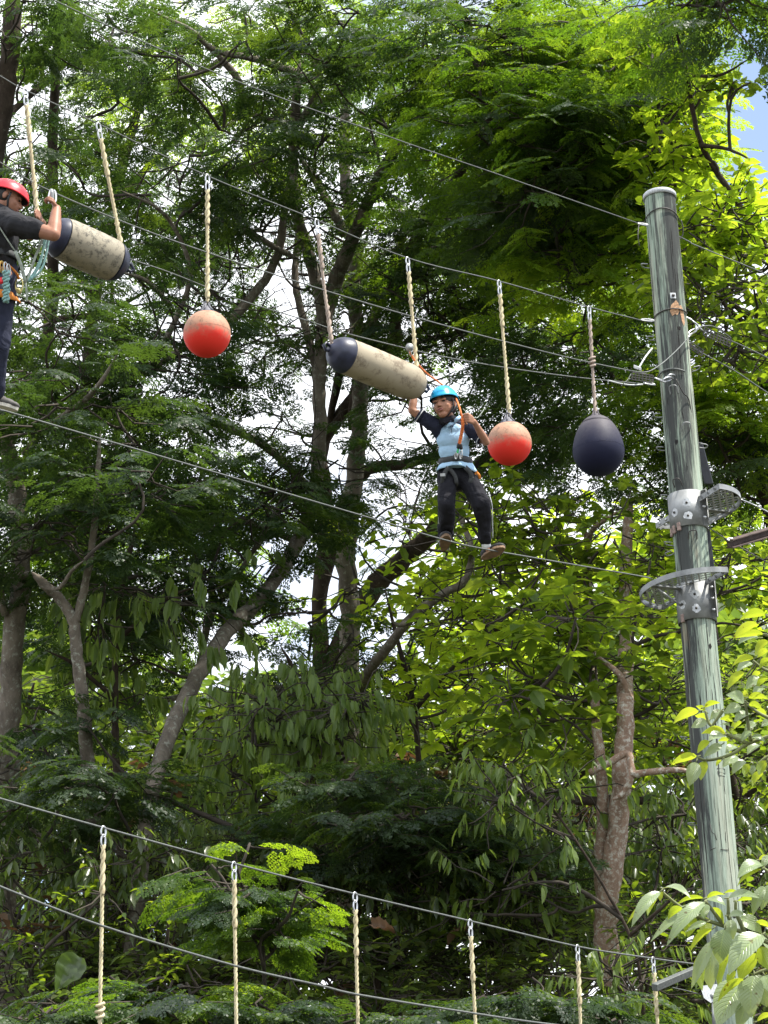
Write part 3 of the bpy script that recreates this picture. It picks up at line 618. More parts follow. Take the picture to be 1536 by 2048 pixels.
cable('steel_cable', [(-120, 772), (0, 819), (35, 829), (415, 940), (768, 1044), (890, 1080), (985, 1101), (1268, 1150), (1304, 1158)], 0.010, 'foot cable that both climbers stand on')
cable('steel_cable', [(-120, 1562), (0, 1597), (205, 1655), (468, 1727), (710, 1788), (940, 1842), (1155, 1893), (1306, 1917), (1396, 1929)], 0.011, 'lower course cable with the row of bare ropes hanging from it')
cable('steel_cable', [(-120, 1722), (0, 1773), (205, 1852), (468, 1931), (640, 1971), (720, 1990), (950, 2027), (1080, 2046), (1250, 2065), (1430, 2085)], 0.0125, 'lowest cable sagging in front of the bare ropes', off=0.08)
cable('steel_cable', [(1352, 470), (1380, 484), (1395, 492), (1536, 550), (1700, 625)], 0.0095, 'cable leaving the top of the pole down to the right edge', offs=[0, -.1, -.2, -.6, -1.2], group='cables running on to the right of the pole')
cable('steel_cable', [(1402, 660), (1463, 682), (1536, 716), (1700, 800)], 0.0095, 'cable leaving the larger guard plate to the right edge', offs=[0.1, 0.05, -.3, -1], group='cables running on to the right of the pole')
cable('steel_cable', [(1366, 680), (1406, 707), (1470, 742), (1536, 786), (1700, 890)], 0.0095, 'cable leaving the smaller lower guard plate to the right edge', offs=[0.05, 0, -.1, -.4, -1], group='cables running on to the right of the pole')
cable('steel_cable', [(1412, 1052), (1459, 1082), (1530, 1122), (1700, 1215)], 0.008, 'cable running under the dark beam end', offs=[0, -.05, -.2, -.8], group='cables running on to the right of the pole')
cable('steel_cable', [(1482, 999), (1506, 1009), (1536, 1024), (1700, 1110)], 0.011, 'bright rod and cable leaving the upper mesh platform rim', offs=[0, -.05, -.1, -.8], mt='steel', group='cables running on to the right of the pole')
cable('steel_cable', [(1262, 742), (1293, 744), (1320, 730), (1352, 702), (1392, 660), (1410, 652), (1432, 655), (1462, 676)], 0.0095, 'cable crossing diagonally over the pole face between the guard plates', off=0.2, mt='cable', group='short stays at the pole')
cable('steel_cable', [(1216, 761), (1240, 767), (1262, 770), (1285, 769)], 0.012, 'doubled pale cable end clamped left of the pole', off=-0.1, mt='galv_light', group='short stays at the pole')
cable('steel_cable', [(1345, 1975), (1380, 1983), (1412, 1992)], 0.006, 'short thin stay running to the bracket plate low on the pole', off=0.15, group='short stays at the pole')
cable('steel_cable', [(1246, 768), (1255, 760), (1262, 748)], 0.006, 'little loop of cable below the guard plate left of the pole', off=-0.05, group='short stays at the pole')

# ------------------------------------------------------------------ ropes
def rope_mesh(b, pth, r, pitch=0.115, seg=5, fray=False):
    """three strands twisted about a path"""
    d = [0.0]
    for i in range(1, len(pth)): d.append(d[-1] + (pth[i] - pth[i - 1]).length)
    n = max(6, int(d[-1] / pitch * 7)); 
    def at(s):
        for i in range(1, len(pth)):
            if s <= d[i] or i == len(pth) - 1:
                t = (s - d[i - 1]) / max(1e-9, d[i] - d[i - 1]); return pth[i - 1].lerp(pth[i], t), (pth[i] - pth[i - 1]).normalized()
    for k in range(3):
        pts = []
        for i in range(n + 1):
            s = d[-1] * i / n; p, t = at(s); q = (R - t * R.dot(t)).normalized(); w = t.cross(q); an = 2 * math.pi * (s / pitch + k / 3)
            pts.append(p + (q * math.cos(an) + w * math.sin(an)) * r * 0.52)
        b.tube(pts, r * 0.55, seg)
def hanging_rope(x0, y0, x1, y1, label, group, m='rope', r=0.0135, splice_bottom=True, low=False, off=0.0, knot=None, bow=0.0):
    a, z = PL(x0, y0, 0), PL(x1, y1, off)
    root = empty('hanging_rope', a, label, 'rope', group)
    tot = (z - a).length; t = (z - a) / tot
    sh = 0.10 if not low else 0.095
    shackle('shackle', a + Vector((0, 0, 0.012)), a + t * (sh * 0.62), 0.006, 0.019, M['steel'], root)
    shackle('shackle', a + t * (sh * 0.45), a + t * (sh + 0.03), 0.006, 0.017, M['steel'], root)
    b = MB(); side = t.cross(F).normalized()
    pth = [a + t * (tot * i / 10) + side * bow * math.sin(math.pi * i / 10) for i in range(11)]
    st = a + t * (sh + 0.02); pth[0] = st; pth[1] = st.lerp(pth[2], 0.5)
    rope_mesh(b, pth, r); b.build('rope_strands', M[m], root)
    # spliced eye: a second turn of rope lying round the standing part
    def splice(s0, s1, rr):
        b = MB(); n = 36; pts = []
        for i in range(n + 1):
            s = s0 + (s1 - s0) * i / n; an = i / n * 2 * math.pi * 2.2
            pts.append(a + t * s + (R * math.cos(an) + (-F) * math.sin(an)) * rr)
        b.tube(pts, r * 0.72, 6)
        pts = [a + t * (s0 + (s1 - s0) * i / n) + (R * math.cos(i / n * 2 * math.pi * 2.2 + math.pi) + (-F) * math.sin(i / n * 2 * math.pi * 2.2 + math.pi)) * rr for i in range(n + 1)]
        b.tube(pts, r * 0.72, 6)
        b.build('splice', M[m], root)
    splice(sh + 0.015, sh + (0.33 if low else 0.30), r * 0.75)
    if splice_bottom: splice(tot - 0.32, tot - 0.04, r * 0.72)
    if knot is not None:
        b = MB(); q = a + t * (tot * knot); kp = [q + R * (0.026 * math.cos(k * 1.9)) - F * (0.026 * math.sin(k * 1.9)) + t * (k - 4) * 0.011 for k in range(9)]
        b.tube(smooth_path(kp, 4), r * 0.8, 6); b.build('knot', M[m], root)
    return root
G1 = 'ropes hanging from the upper course cable'; G2 = 'bare ropes hanging from the lower cable'
hanging_rope(50, 180, 76, 440, 'rope coming down to the gripping hand of the man in the red helmet', G1)
hanging_rope(196, 248, 250, 530, 'slanting rope holding the right end of the stained fender beside the man', G1)
hanging_rope(415, 352, 415, 606, 'rope holding the red ball left of centre', G1, m='rope')
hanging_rope(633, 441, 664, 692, 'worn purplish rope holding the navy end of the tan fender', G1, m='rope_purple', bow=-0.004)
hanging_rope(815, 517, 834, 744, 'rope meeting the right end of the tan fender above the boy', G1)
hanging_rope(998, 563, 1019, 830, 'rope holding the red ball beside the boy\'s elbow', G1)
hanging_rope(1178, 615, 1191, 834, 'worn rope with a knot halfway holding the dark navy ball', G1, m='rope_purple', r=0.012, knot=0.50)
low = [(207, 1656, 198, 2140, 'bare rope furthest left with a knot near the bottom', 0.76), (468, 1727, 474, 2140, 'bare rope passing right of the bright feathery sapling', None), (710, 1788, 718, 2140, 'bare rope just left of the large brown dead leaf', None),
       (940, 1842, 956, 2140, 'fourth bare rope, hanging where the lowest cable dips out of the frame', None), (1155, 1893, 1165, 2140, 'bare rope left of the pink-barked trunk foot', None), (1306, 1917, 1322, 2140, 'bare rope nearest the pole beside the grey support arm', None)]
for x0, y0, x1, y1, lb, kn in low: hanging_rope(x0, y0, x1, y1, lb, G2, low=True, r=0.0128, knot=kn, splice_bottom=False)

# ------------------------------------------------------------------ balls and fenders
def ball(px, ptop, pbot, wpx, m, mcap, capfrac, label, pear=0.0, lug=26):
    k = mpx(px); R_ = wpx / 2 * k
    d0 = depth_at(px, pbot)
    zb, zt = PL(px, pbot, 0), PL(px, ptop, 0)
    c = PL(px, pbot - wpx / 2 * 0.985, 0)
    root = empty('round_buoy', c, label, 'buoy', 'inflatable ball buoys on ropes')
    Hh = (zt - c).z
    prof = [];n = 30; z1 = Hh
    for i in range(n + 1):
        th = math.pi * i / n                          # 0 bottom .. pi top
        z = -math.cos(th) * R_ * (1 + 0.012 * math.sin(th * 3)); r = math.sin(th) * R_
        if z > 0: z = z * (z1 / R_) ** (1.0) if pear else z
        if z > 0 and pear: r = R_ * math.sin(th) * (1 - pear * (z / z1) * (1 - 0.4 * z / z1))
        prof.append((max(r, 0.0005), z))
    up = Vector((0, 0, 1))
    cut = int(n * capfrac)
    b = MB(); b.lathe(prof[:cut + 1], c, up, 48); body = b.build('ball_skin', m, root)
    tr = prof[cut][0]; tz = prof[cut][1]
    ztop = Hh + 0.0
    cp = [(tr, tz), (tr * 1.012, tz + 0.001)]
    if pear:
        cp += [(x * 1.006, z + 0.001) for x, z in prof[cut + 1:-4]]; cp += [(0.036, z1 * 0.99), (0.026, z1 + 0.02), (0.001, z1 + 0.022)]
    else:
        cp += [(x * 1.012, z + 0.0015) for x, z in prof[cut + 1:-3]]; zz = prof[-4][1]; cp += [(0.046, zz + 0.018), (0.030, zz + 0.034), (0.022, zz + 0.05), (0.001, zz + 0.052)]
    b = MB(); b.lathe(cp, c, up, 40); cap = b.build('crown', mcap, root)
    lz = cp[-2][1]
    for j, an in enumerate((0.3, 1.35, 2.4, 3.45, 4.5, 5.5)):       # moulded ribs of the eye
        d = Vector((math.cos(an), math.sin(an), 0)); b = MB()
        b.tube([c + up * (lz - 0.045) + d * 0.062, c + up * (lz - 0.012) + d * 0.033, c + up * (lz + 0.022) + d * 0.016], [0.007, 0.006, 0.005], 6); b.build('rib', mcap, cap)
    b = MB(); b.tube([c + up * (lz + 0.02) + R * (0.022 * math.cos(t_)) + up * (0.022 * math.sin(t_)) for t_ in [k_ * 0.6 for k_ in range(11)]], 0.006, 6, closed=True); b.build('eye', mcap, cap)
    # seam and valve
    b = MB(); b.tube([c + Vector((math.cos(t_), math.sin(t_), 0)) * (R_ * 1.0005) + up * 0.001 for t_ in [2 * math.pi * k_ / 48 for k_ in range(48)]], 0.0012, 4, closed=True); b.build('seam', m, root)
    return root
M['crown_grey'] = simple('crown_grey', (0.13, 0.13, 0.15), 0.6, 0, 0.3, 30)
ball(414, 612, 716, 98, M['ball_red'], M['crown_grey'], 0.80, 'red ball with a faded tan top, hanging alone left of centre')
ball(1019, 837, 931, 90, M['ball_red'], M['crown_grey'], 0.80, 'red ball with a faded tan top, touching the boy\'s elbow')
ball(1197, 834, 953, 105, M['ball_navy'], M['ball_navy'], 0.78, 'large pear-shaped dark navy ball between the boy and the pole', pear=0.10)

def fender(x0, y0, x1, y1, dpx, m, label, e0, e1, loc_group='cylinder fenders slung under the cable'):
    """axis ends in photo pixels; e0/e1 = (cap length, cap covers) at each end"""
    a, z = PL(x0, y0, 0.0), PL(x1, y1, 0.0); L_ = (z - a).length; ax = (z - a) / L_; r = dpx / 2 * mpx((x0 + x1) / 2); c = (a + z) / 2
    root = empty('cylinder_fender', c, label, 'fender', loc_group)
    def rad(s):       # s in 0..L
        e = min(s, L_ - s); k = 0.24 * L_ if dpx > 80 else 0.17 * L_
        t = max(0.0, min(1.0, e / k)); return r * (0.42 + 0.58 * math.sqrt(1 - (1 - t) ** 2)) * (1 - 0.05 * abs(2 * s / L_ - 1) ** 2)
    n = 40; ss = [L_ * i / n for i in range(n + 1)]
    b = MB(); b.lathe([(rad(s) + 0.0008 * math.sin(s * 90), s) for s in ss if e0 * 0.96 <= s <= L_ - e1 * 0.96], a, ax, 44); b.build('fender_body', m, root)
    for s0, s1, e, end in ((0, e0, 1, a), (L_ - e1, L_, -1, z)):
        pr_ = []
        m_ = 12
        for i in range(m_ + 1):
            s = s0 + (s1 - s0) * i / m_; pr_.append((rad(s) * 1.012 + 0.001, s))
        if e == 1: pr_ = [(0.001, -0.03), (0.03, -0.028), (0.045, -0.012)] + pr_ + [(pr_[-1][0] - 0.006, s1 + 0.002)]
        else: pr_ = [(pr_[0][0] - 0.006, s0 - 0.002)] + pr_ + [(0.045, L_ + 0.012), (0.03, L_ + 0.028), (0.001, L_ + 0.03)]
        b = MB(); b.lathe(pr_, a, ax, 40); cp = b.build('end_cap', M['navy'], root)
        tip = end - ax * (0.03 * e); 
        b = MB(); zz = ax * -e
        b.tube([tip - zz * 0.02 + U * 0.02, tip + zz * 0.025 + U * 0.035, tip + zz * 0.05 + U * 0.01, tip + zz * 0.025 - U * 0.02, tip - zz * 0.02 - U * 0.01], 0.013, 8); b.build('rope_eye', M['navy'], cp)
        b = MB(); b.box(tip - zz * 0.05 - U * 0.03, ax, U, ax.cross(U), 0.10, 0.02, 0.018, 0.004); b.build('moulded_rib', M['navy'], cp)
    return root
fender(100, 466, 248, 532, 92, M['fender_grey'], 'fat grimy fender with black mould stains behind the man\'s forearm', 0.085, 0.08)
fender(664, 700, 842, 774, 76, M['fender_tan'], 'long tan fender with a navy left end above the boy', 0.135, 0.018)
# ------------------------------------------------------------------ people
def cap(b, p1, r1, p2, r2, seg=14, flat=None):
    p1 = Vector(p1); p2 = Vector(p2); ax = p2 - p1; l = ax.length
    if l < 1e-6: ax = Vector((0, 0, 1)); l = 1e-4
    prof = [(max(2e-4, r1 * math.sin(t)), -r1 * math.cos(t)) for t in [math.pi / 2 * i / 5 for i in range(6)]] + [(max(2e-4, r2 * math.cos(t)), l + r2 * math.sin(t)) for t in [math.pi / 2 * i / 5 for i in range(6)]]
    n0 = b.n; b.lathe(prof, p1, ax, seg)
    b.f.append(tuple(n0 + k for k in range(seg))); b.f.append(tuple(n0 + 11 * seg + k for k in range(seg - 1, -1, -1)))
def chain(b, pts, rs):
    for i in range(len(pts) - 1): cap(b, pts[i], rs[i], pts[i + 1], rs[i + 1])
def ell(b, c, x, y, z, rx, ry, rz):
    n0 = b.n; b.ball(c, x, y, z, rx, ry, rz, 16, 10, 0.01, math.pi - 0.01)
    b.f.append(tuple(n0 + k for k in range(15, -1, -1))); b.f.append(tuple(n0 + 160 + k for k in range(16)))
def fuse(b, name, mat_, parent, voxel=0.006, smooth=4, wrinkle=0.0, ws=9.0):
    """union of overlapping forms grown into one continuous skin"""
    me = bpy.data.meshes.new('tmp'); me.from_pydata(b.v, [], b.f); o = bpy.data.objects.new('tmp', me); COL.objects.link(o)
    m1 = o.modifiers.new('r', 'REMESH'); m1.mode = 'VOXEL'; m1.voxel_size = voxel; m2 = o.modifiers.new('s', 'SMOOTH'); m2.factor = 0.5; m2.iterations = smooth
    dg = bpy.context.evaluated_depsgraph_get(); ev = o.evaluated_get(dg); nm = bpy.data.meshes.new_from_object(ev)
    bpy.data.objects.remove(o); bpy.data.meshes.remove(me)
    og = ORG[parent.name]; n = len(nm.vertices); co = np.zeros(n * 3, np.float32); nm.vertices.foreach_get('co', co); co = co.reshape(-1, 3)
    if wrinkle:
        no = np.zeros(n * 3, np.float32); nm.vertices.foreach_get('normal', no); no = no.reshape(-1, 3)
        import mathutils.noise as mn
        d = np.array([mn.noise(Vector((p[0] * ws, p[1] * ws, p[2] * ws * 0.7 + 2 * math.sin(p[0] * 9)))) + 0.5 * mn.noise(Vector(p) * ws * 2.3) for p in co]); co = co + no * (d * wrinkle)[:, None]
    co = co - vnp(og); nm.vertices.foreach_set('co', co.astype(np.float32).ravel()); nm.materials.clear(); nm.materials.append(mat_)
    nm.polygons.foreach_set('use_smooth', [True] * len(nm.polygons)); nm.name = name
    o = bpy.data.objects.new(name, nm); COL.objects.link(o); o.parent = parent; ORG[o.name] = Vector(og); return o
def head_frame(c, fwd, up, H):
    f = Vector(fwd).normalized(); u = (Vector(up) - f * Vector(up).dot(f)).normalized(); r = f.cross(u)
    def T(x, y, z): return c + r * (x * H) + f * (y * H) + u * (z * H)
    return T, r, f, u
def head_forms(b, T, r, f, u, H):
    ell(b, T(0, -0.05, 0.12), r, f, u, 0.345 * H, 0.42 * H, 0.37 * H)
    ell(b, T(0, 0.10, -0.10), r, f, u, 0.285 * H, 0.29 * H, 0.33 * H)
    ell(b, T(0, 0.20, -0.36), r, f, u, 0.15 * H, 0.14 * H, 0.11 * H)
    for s in (-1, 1):
        ell(b, T(s * 0.16, 0.24, -0.10), r, f, u, 0.10 * H, 0.09 * H, 0.10 * H)
        ell(b, T(s * 0.335, -0.05, -0.04), r, f, u, 0.035 * H, 0.07 * H, 0.115 * H)
        ell(b, T(s * 0.14, 0.335, 0.075), r, f, u, 0.10 * H, 0.05 * H, 0.028 * H)
        ell(b, T(s * 0.045, 0.40, -0.125), r, f, u, 0.038 * H, 0.04 * H, 0.032 * H)
    cap(b, T(0, 0.36, 0.05), 0.028 * H, T(0, 0.43, -0.11), 0.048 * H)
    ell(b, T(0, 0.355, -0.245), r, f, u, 0.085 * H, 0.06 * H, 0.05 * H)
def face_parts(root, T, r, f, u, H, skin):
    for s in (-1, 1):
        b = MB(); b.ball(T(s * 0.145, 0.352, 0.012), r, f, u, 0.060 * H, 0.030 * H, 0.020 * H, 12, 8); b.build('eye', M['eye'], root)
        b = MB(); b.tube([T(s * 0.21, 0.35, 0.045), T(s * 0.145, 0.375, 0.052), T(s * 0.075, 0.37, 0.035)], 0.014 * H, 6); b.build('eyelid', skin, root)
        b = MB(); b.tube([T(s * 0.235, 0.345, 0.11), T(s * 0.15, 0.385, 0.13), T(s * 0.06, 0.385, 0.11)], [0.008 * H, 0.016 * H, 0.012 * H], 6); b.build('eyebrow', M['hair'], root)
        b = MB(); b.ball(T(s * 0.028, 0.425, -0.158), r, f, u, 0.014 * H, 0.012 * H, 0.010 * H, 8, 6); b.build('nostril', M['eye'], root)
    b = MB(); b.tube(smooth_path([T(-0.10, 0.365, -0.245), T(-0.03, 0.415, -0.222), T(0, 0.415, -0.226), T(0.03, 0.415, -0.222), T(0.10, 0.365, -0.245)], 3), 0.019 * H, 8); b.build('upper_lip', M['lip'], root)
    b = MB(); b.tube(smooth_path([T(-0.085, 0.365, -0.262), T(0, 0.41, -0.275), T(0.085, 0.365, -0.262)], 4), 0.022 * H, 8); b.build('lower_lip', M['lip'], root)
    b = MB(); b.tube([T(-0.085, 0.38, -0.253), T(0, 0.43, -0.25), T(0.085, 0.38, -0.253)], 0.006 * H, 6); b.build('mouth_line', M['eye'], root)
def hand(b, wrist, palm_dir, palm_n, curl_axis, s=1.0, grip=1.0, thumb_side=1):
    """palm + four curled fingers + thumb; palm_dir wrist->knuckles, palm_n out of the palm, curl_axis along the held rope"""
    d = Vector(palm_dir).normalized(); n = Vector(palm_n).normalized(); a = Vector(curl_axis).normalized()
    for k in range(4):
        kx = (k - 1.5) * 0.0165 * s
        cap(b, wrist + d * 0.012 * s + a * kx * 0.6, 0.013 * s, wrist + d * 0.060 * s + a * kx, 0.0115 * s)
        ln = (0.034, 0.040, 0.037, 0.030)[k] * s; kn = wrist + d * 0.062 * s + a * kx
        p1 = kn + (d * 0.55 + n * 0.85 * grip).normalized() * ln * 0.95
        p2 = p1 + (-d * 0.45 * grip + n * 0.8).normalized() * ln * 0.6
        p3 = p2 + (-d * 0.95 * grip + n * 0.0).normalized() * ln * 0.5
        chain(b, [kn, p1, p2, p3], [0.0095 * s, 0.0085 * s, 0.0078 * s, 0.0068 * s])
    t0 = wrist + d * 0.018 * s + a * (thumb_side * 0.024 * s); t1 = t0 + (d * 0.6 + n * 0.6 + a * thumb_side * 0.5).normalized() * 0.034 * s; t2 = t1 + (d * 0.5 + n * 0.9 - a * thumb_side * 0.15).normalized() * 0.028 * s
    chain(b, [t0, t1, t2], [0.012 * s, 0.0105 * s, 0.0085 * s])
def shoe(name, root, heel, toe, upv, w, mup, msole, label=None):
    X = (toe - heel); l = X.length; X.normalize(); Z_ = (Vector(upv) - X * Vector(upv).dot(X)).normalized(); Y = Z_.cross(X)
    b = MB()
    ell(b, heel + X * 0.036 + Z_ * 0.036, X, Y, Z_, 0.042, w * 0.40, 0.042); ell(b, heel + X * l * 0.68 + Z_ * 0.026, X, Y, Z_, 0.068, w * 0.50, 0.032)
    ell(b, heel + X * l * 0.45 + Z_ * 0.036, X, Y, Z_, 0.075, w * 0.40, 0.038); ell(b, heel + X * (l - 0.036) + Z_ * 0.020, X, Y, Z_, 0.040, w * 0.42, 0.024)
    cap(b, heel + X * 0.055 + Z_ * 0.04, w * 0.36, heel + X * 0.045 + Z_ * 0.075, w * 0.34)
    up = fuse(b, name, mup, root, 0.005, 3)
    if label: up['label'] = label
    b = MB(); n = 20; v = []
    for zz, k in ((0.010, 1.0), (-0.012, 0.97)):
        for i in range(n):
            t = 2 * math.pi * i / n; x = math.cos(t); y = math.sin(t); ww = w * (0.50 if x > 0 else 0.40 + 0.02 * x) * k
            v.append(heel + X * (l / 2 + x * l / 2 * 1.02) + Y * (y * ww) + Z_ * zz)
    f = [(i, (i + 1) % n, n + (i + 1) % n, n + i) for i in range(n)] + [tuple(range(n))[::-1], tuple(range(n, 2 * n))]
    b.add(v, f); so = b.build('sole', msole, up, smooth=False)
    b = MB()
    for k in range(4):
        q = heel + X * (l * (0.52 + k * 0.035)) + Z_ * 0.062 - X * 0.0; b.tube([q - Y * w * 0.18, q + Z_ * 0.004, q + Y * w * 0.18], 0.003, 5)
    return up
def ribbon(name, pts, w, m, root, th=0.004, nrm=None):
    pth = smooth_path(pts, 5); b = MB(); v = []; f = []
    for i, p in enumerate(pth):
        t = (pth[min(i + 1, len(pth) - 1)] - pth[max(i - 1, 0)]).normalized(); n = (Vector(nrm) if nrm is not None else -F); n = (n - t * n.dot(t)).normalized(); s = t.cross(n)
        for a, c in ((-1, -1), (1, -1), (1, 1), (-1, 1)): v.append(p + s * (a * w / 2) + n * (c * th / 2))
    for i in range(len(pth) - 1):
        for k in range(4): f.append((i * 4 + k, i * 4 + (k + 1) % 4, (i + 1) * 4 + (k + 1) % 4, (i + 1) * 4 + k))
    f += [(3, 2, 1, 0), tuple(len(v) - 4 + k for k in range(4))]
    b.add(v, f); return b.build(name, m, root)
def band(name, c, ax, rx, ry, h, m, root, fx=None, seg=36, th=0.004):     # a strap round a torso or limb
    ax = Vector(ax).normalized(); x = (Vector(fx) - ax * ax.dot(Vector(fx))).normalized(); y = ax.cross(x); b = MB(); v = []; f = []
    for hh, k in ((-h / 2, 1), (h / 2, 1), (h / 2, 0), (-h / 2, 0)):
        for i in range(seg):
            a = 2 * math.pi * i / seg; e = k * th; v.append(c + ax * hh + x * ((rx + e) * math.cos(a)) + y * ((ry + e) * math.sin(a)))
    for j in range(4):
        for i in range(seg): f.append((j * seg + i, j * seg + (i + 1) % seg, ((j + 1) % 4) * seg + (i + 1) % seg, ((j + 1) % 4) * seg + i))
    b.add(v, f); return b.build(name, m, root)
def helmet(root, T, r, f, u, H, m, cz, rad, tmax, text=None, vents=(), name='helmet', droop=0.10):
    rx, ry, rz = rad; b = MB(); seg, ring = 40, 18; v = []; fc = []
    def sp(a, t, k=1.0):      # a: around (0 = front), t: from the top
        y = math.cos(a) * math.sin(t); x = math.sin(a) * math.sin(t); z = math.cos(t)
        return T(x * rx * k, -0.03 + y * ry * k, cz + z * rz * k - droop * (1 - y) * 0.0)
    tm = lambda a: tmax + 0.10 * math.cos(a) * 0 + 0.16 * (1 - math.cos(a)) * 0.5 + 0.07 * math.cos(2 * a)
    for i in range(ring + 1):
        for k in range(seg):
            a = 2 * math.pi * k / seg; t = tm(a) * (i / ring) + 0.001; flare = 1 + 0.035 * max(0, (i / ring - 0.82) / 0.18) ** 2
            v.append(sp(a, t, flare))
    for i in range(ring):
        for k in range(seg): fc.append((i * seg + k, i * seg + (k + 1) % seg, (i + 1) * seg + (k + 1) % seg, (i + 1) * seg + k))
    n0 = len(v)
    for k in range(seg): v.append(sp(2 * math.pi * k / seg, tm(2 * math.pi * k / seg), 0.985))
    for k in range(seg): fc.append((ring * seg + k, ring * seg + (k + 1) % seg, n0 + (k + 1) % seg, n0 + k))
    b.add(v, fc); hm = b.build(name, m, root)
    b = MB(); v = []; fc = []
    for i in range(9):
        for k in range(seg):
            a = 2 * math.pi * k / seg; v.append(sp(a, tm(a) * (0.35 + 0.65 * i / 8), 0.965 - 0.02 * (1 - i / 8)))
    for i in range(8):
        for k in range(seg): fc.append((i * seg + k, (i + 1) * seg + k, (i + 1) * seg + (k + 1) % seg, i * seg + (k + 1) % seg))
    b.add(v, fc); b.build('liner', M['black_plastic'], hm)
    for (a, t, ha, ht) in vents:
        b = MB(); vv = [sp(a, t, 1.006)]; n = 10
        for k in range(n):
            q = 2 * math.pi * k / n; vv.append(sp(a + ha * math.cos(q), t + ht * math.sin(q), 1.006))
        b.add(vv, [(0, 1 + k, 1 + (k + 1) % n) for k in range(n)]); b.build('vent', M['black_plastic'], hm)
    if text:
        cu = bpy.data.curves.new('txt', 'FONT'); cu.body = text[0]; cu.size = 1.0; cu.align_x = 'CENTER'; to = bpy.data.objects.new('txt', cu); COL.objects.link(to)
        me = bpy.data.meshes.new_from_object(to.evaluated_get(bpy.context.evaluated_depsgraph_get())); bpy.data.objects.remove(to)
        b = MB(); s_ = text[1]; b.add([sp(text[2] + p.co.x * s_ / 0.9, text[3] - p.co.y * s_, 1.007) for p in me.vertices], [tuple(p.vertices) for p in me.polygons]); b.build('lettering', text[4], hm, smooth=False)
    return hm

# ---- the boy
BD = depth_at(908, 900); BK = BD / FPX
def J(px, py, o=0.0): return P(px, py, BD + o)
tc_b = (CAM - J(905, 900)).normalized(); upw = Vector((0, 0, 1)); tch = Vector((tc_b.x, tc_b.y, 0)).normalized(); rt = Vector((R.x, R.y, 0)).normalized()
boy = empty('person', J(930, 1100), 'boy in a sky blue helmet and pale blue polo shirt balancing on the foot cable', 'person')
H = 0.246
T, hr, hf, hu = head_frame(J(889, 810, 0.0), tch * 0.86 - rt * 0.42 - upw * 0.10, upw - rt * 0.05, H)
b = MB(); head_forms(b, T, hr, hf, hu, H)
cap(b, T(0, -0.06, -0.25), 0.048, J(903, 852, 0.03), 0.042)
ell(b, J(905, 872, 0.03), rt, tch, upw, 0.085, 0.060, 0.06); ell(b, J(908, 900, 0.02), rt, tch, upw, 0.090, 0.062, 0.10); ell(b, J(911, 940, 0.02), rt, tch, upw, 0.090, 0.062, 0.085)
SL, SR = J(872, 853, 0.02), J(941, 859, 0.02)
EL, WL = J(824, 821, 0.02), J(830, 782, 0.10)
ERb, WR = J(972, 884, -0.04), J(948, 843, -0.165)
chain(b, [J(897, 864, 0.03), SL + Vector((0, 0, -0.012)), EL], [0.035, 0.036, 0.031]); chain(b, [EL, EL.lerp(WL, 0.3), WL], [0.031, 0.033, 0.021])
chain(b, [J(915, 866, 0.03), SR + Vector((0, 0, -0.012)), ERb], [0.035, 0.036, 0.030]); chain(b, [ERb, ERb.lerp(WR, 0.3), WR], [0.030, 0.032, 0.020])
HL, KL, AL = J(895, 952, 0.0), J(893, 1008, -0.13), J(891, 1064, 0.05)
HR_, KR, AR = J(932, 954, 0.0), J(963, 1006, -0.11), J(972, 1086, 0.03)
chain(b, [HL, KL, AL], [0.062, 0.048, 0.028]); chain(b, [HR_, KR, AR], [0.062, 0.048, 0.028])
chain(b, [AL, J(889, 1085, 0.04)], [0.026, 0.018]); chain(b, [AR, J(976, 1100, 0.01)], [0.026, 0.018])
hand(b, WR, (J(929, 831, -0.225) - WR), -tch - rt * 0.25, J(921, 820, -0.19) - J(926, 850, -0.19), 1.08, 1.0, 1)
hand(b, WL, (J(834, 766, 0.12) - WL), -tch, rt, 0.85, 1.0, 1)
body = fuse(b, 'body', M['skin'], boy, 0.0042, 2)
face_parts(boy, T, hr, hf, hu, H, M['skin'])
b = MB(); b.ball(T(0, -0.07, 0.13), hr, hf, hu, 0.365 * H, 0.43 * H, 0.375 * H, 20, 12, 0, 1.9); b.build('hair', M['hair'], boy)
b = MB(); b.ball(T(0, -0.16, -0.02), hr, hf, hu, 0.345 * H, 0.32 * H, 0.30 * H, 18, 12); b.build('hair', M['hair'], boy)
hm = helmet(boy, T, hr, hf, hu, H, M['helmet_blue'], 0.13, (0.435, 0.53, 0.50), 1.46, ('EDELRID', 0.135, -0.30, 1.22, simple('helmet_print', (0.01, 0.10, 0.24), 0.5)),
            [(0.62, 0.72, .05, .045), (0.80, 0.78, .05, .045), (0.60, 0.86, .05, .04), (0.52, 1.12, .05, .04), (0.36, 1.22, .045, .04), (0.70, 1.24, .045, .04), (-0.75, 0.72, .05, .04), (-0.9, 1.1, .05, .04)])
for s in (-1, 1):
    ribbon('chin_strap', [T(s * 0.36, 0.10, 0.10), T(s * 0.335, 0.10, -0.12), T(s * 0.22, 0.16, -0.36), T(0, 0.17, -0.50)], 0.013, M['black_plastic'], hm, 0.004, hr * s)
    ribbon('chin_strap', [T(s * 0.36, -0.20, 0.05), T(s * 0.345, -0.02, -0.16), T(s * 0.26, 0.12, -0.34)], 0.012, M['black_plastic'], hm, 0.004, hr * s)
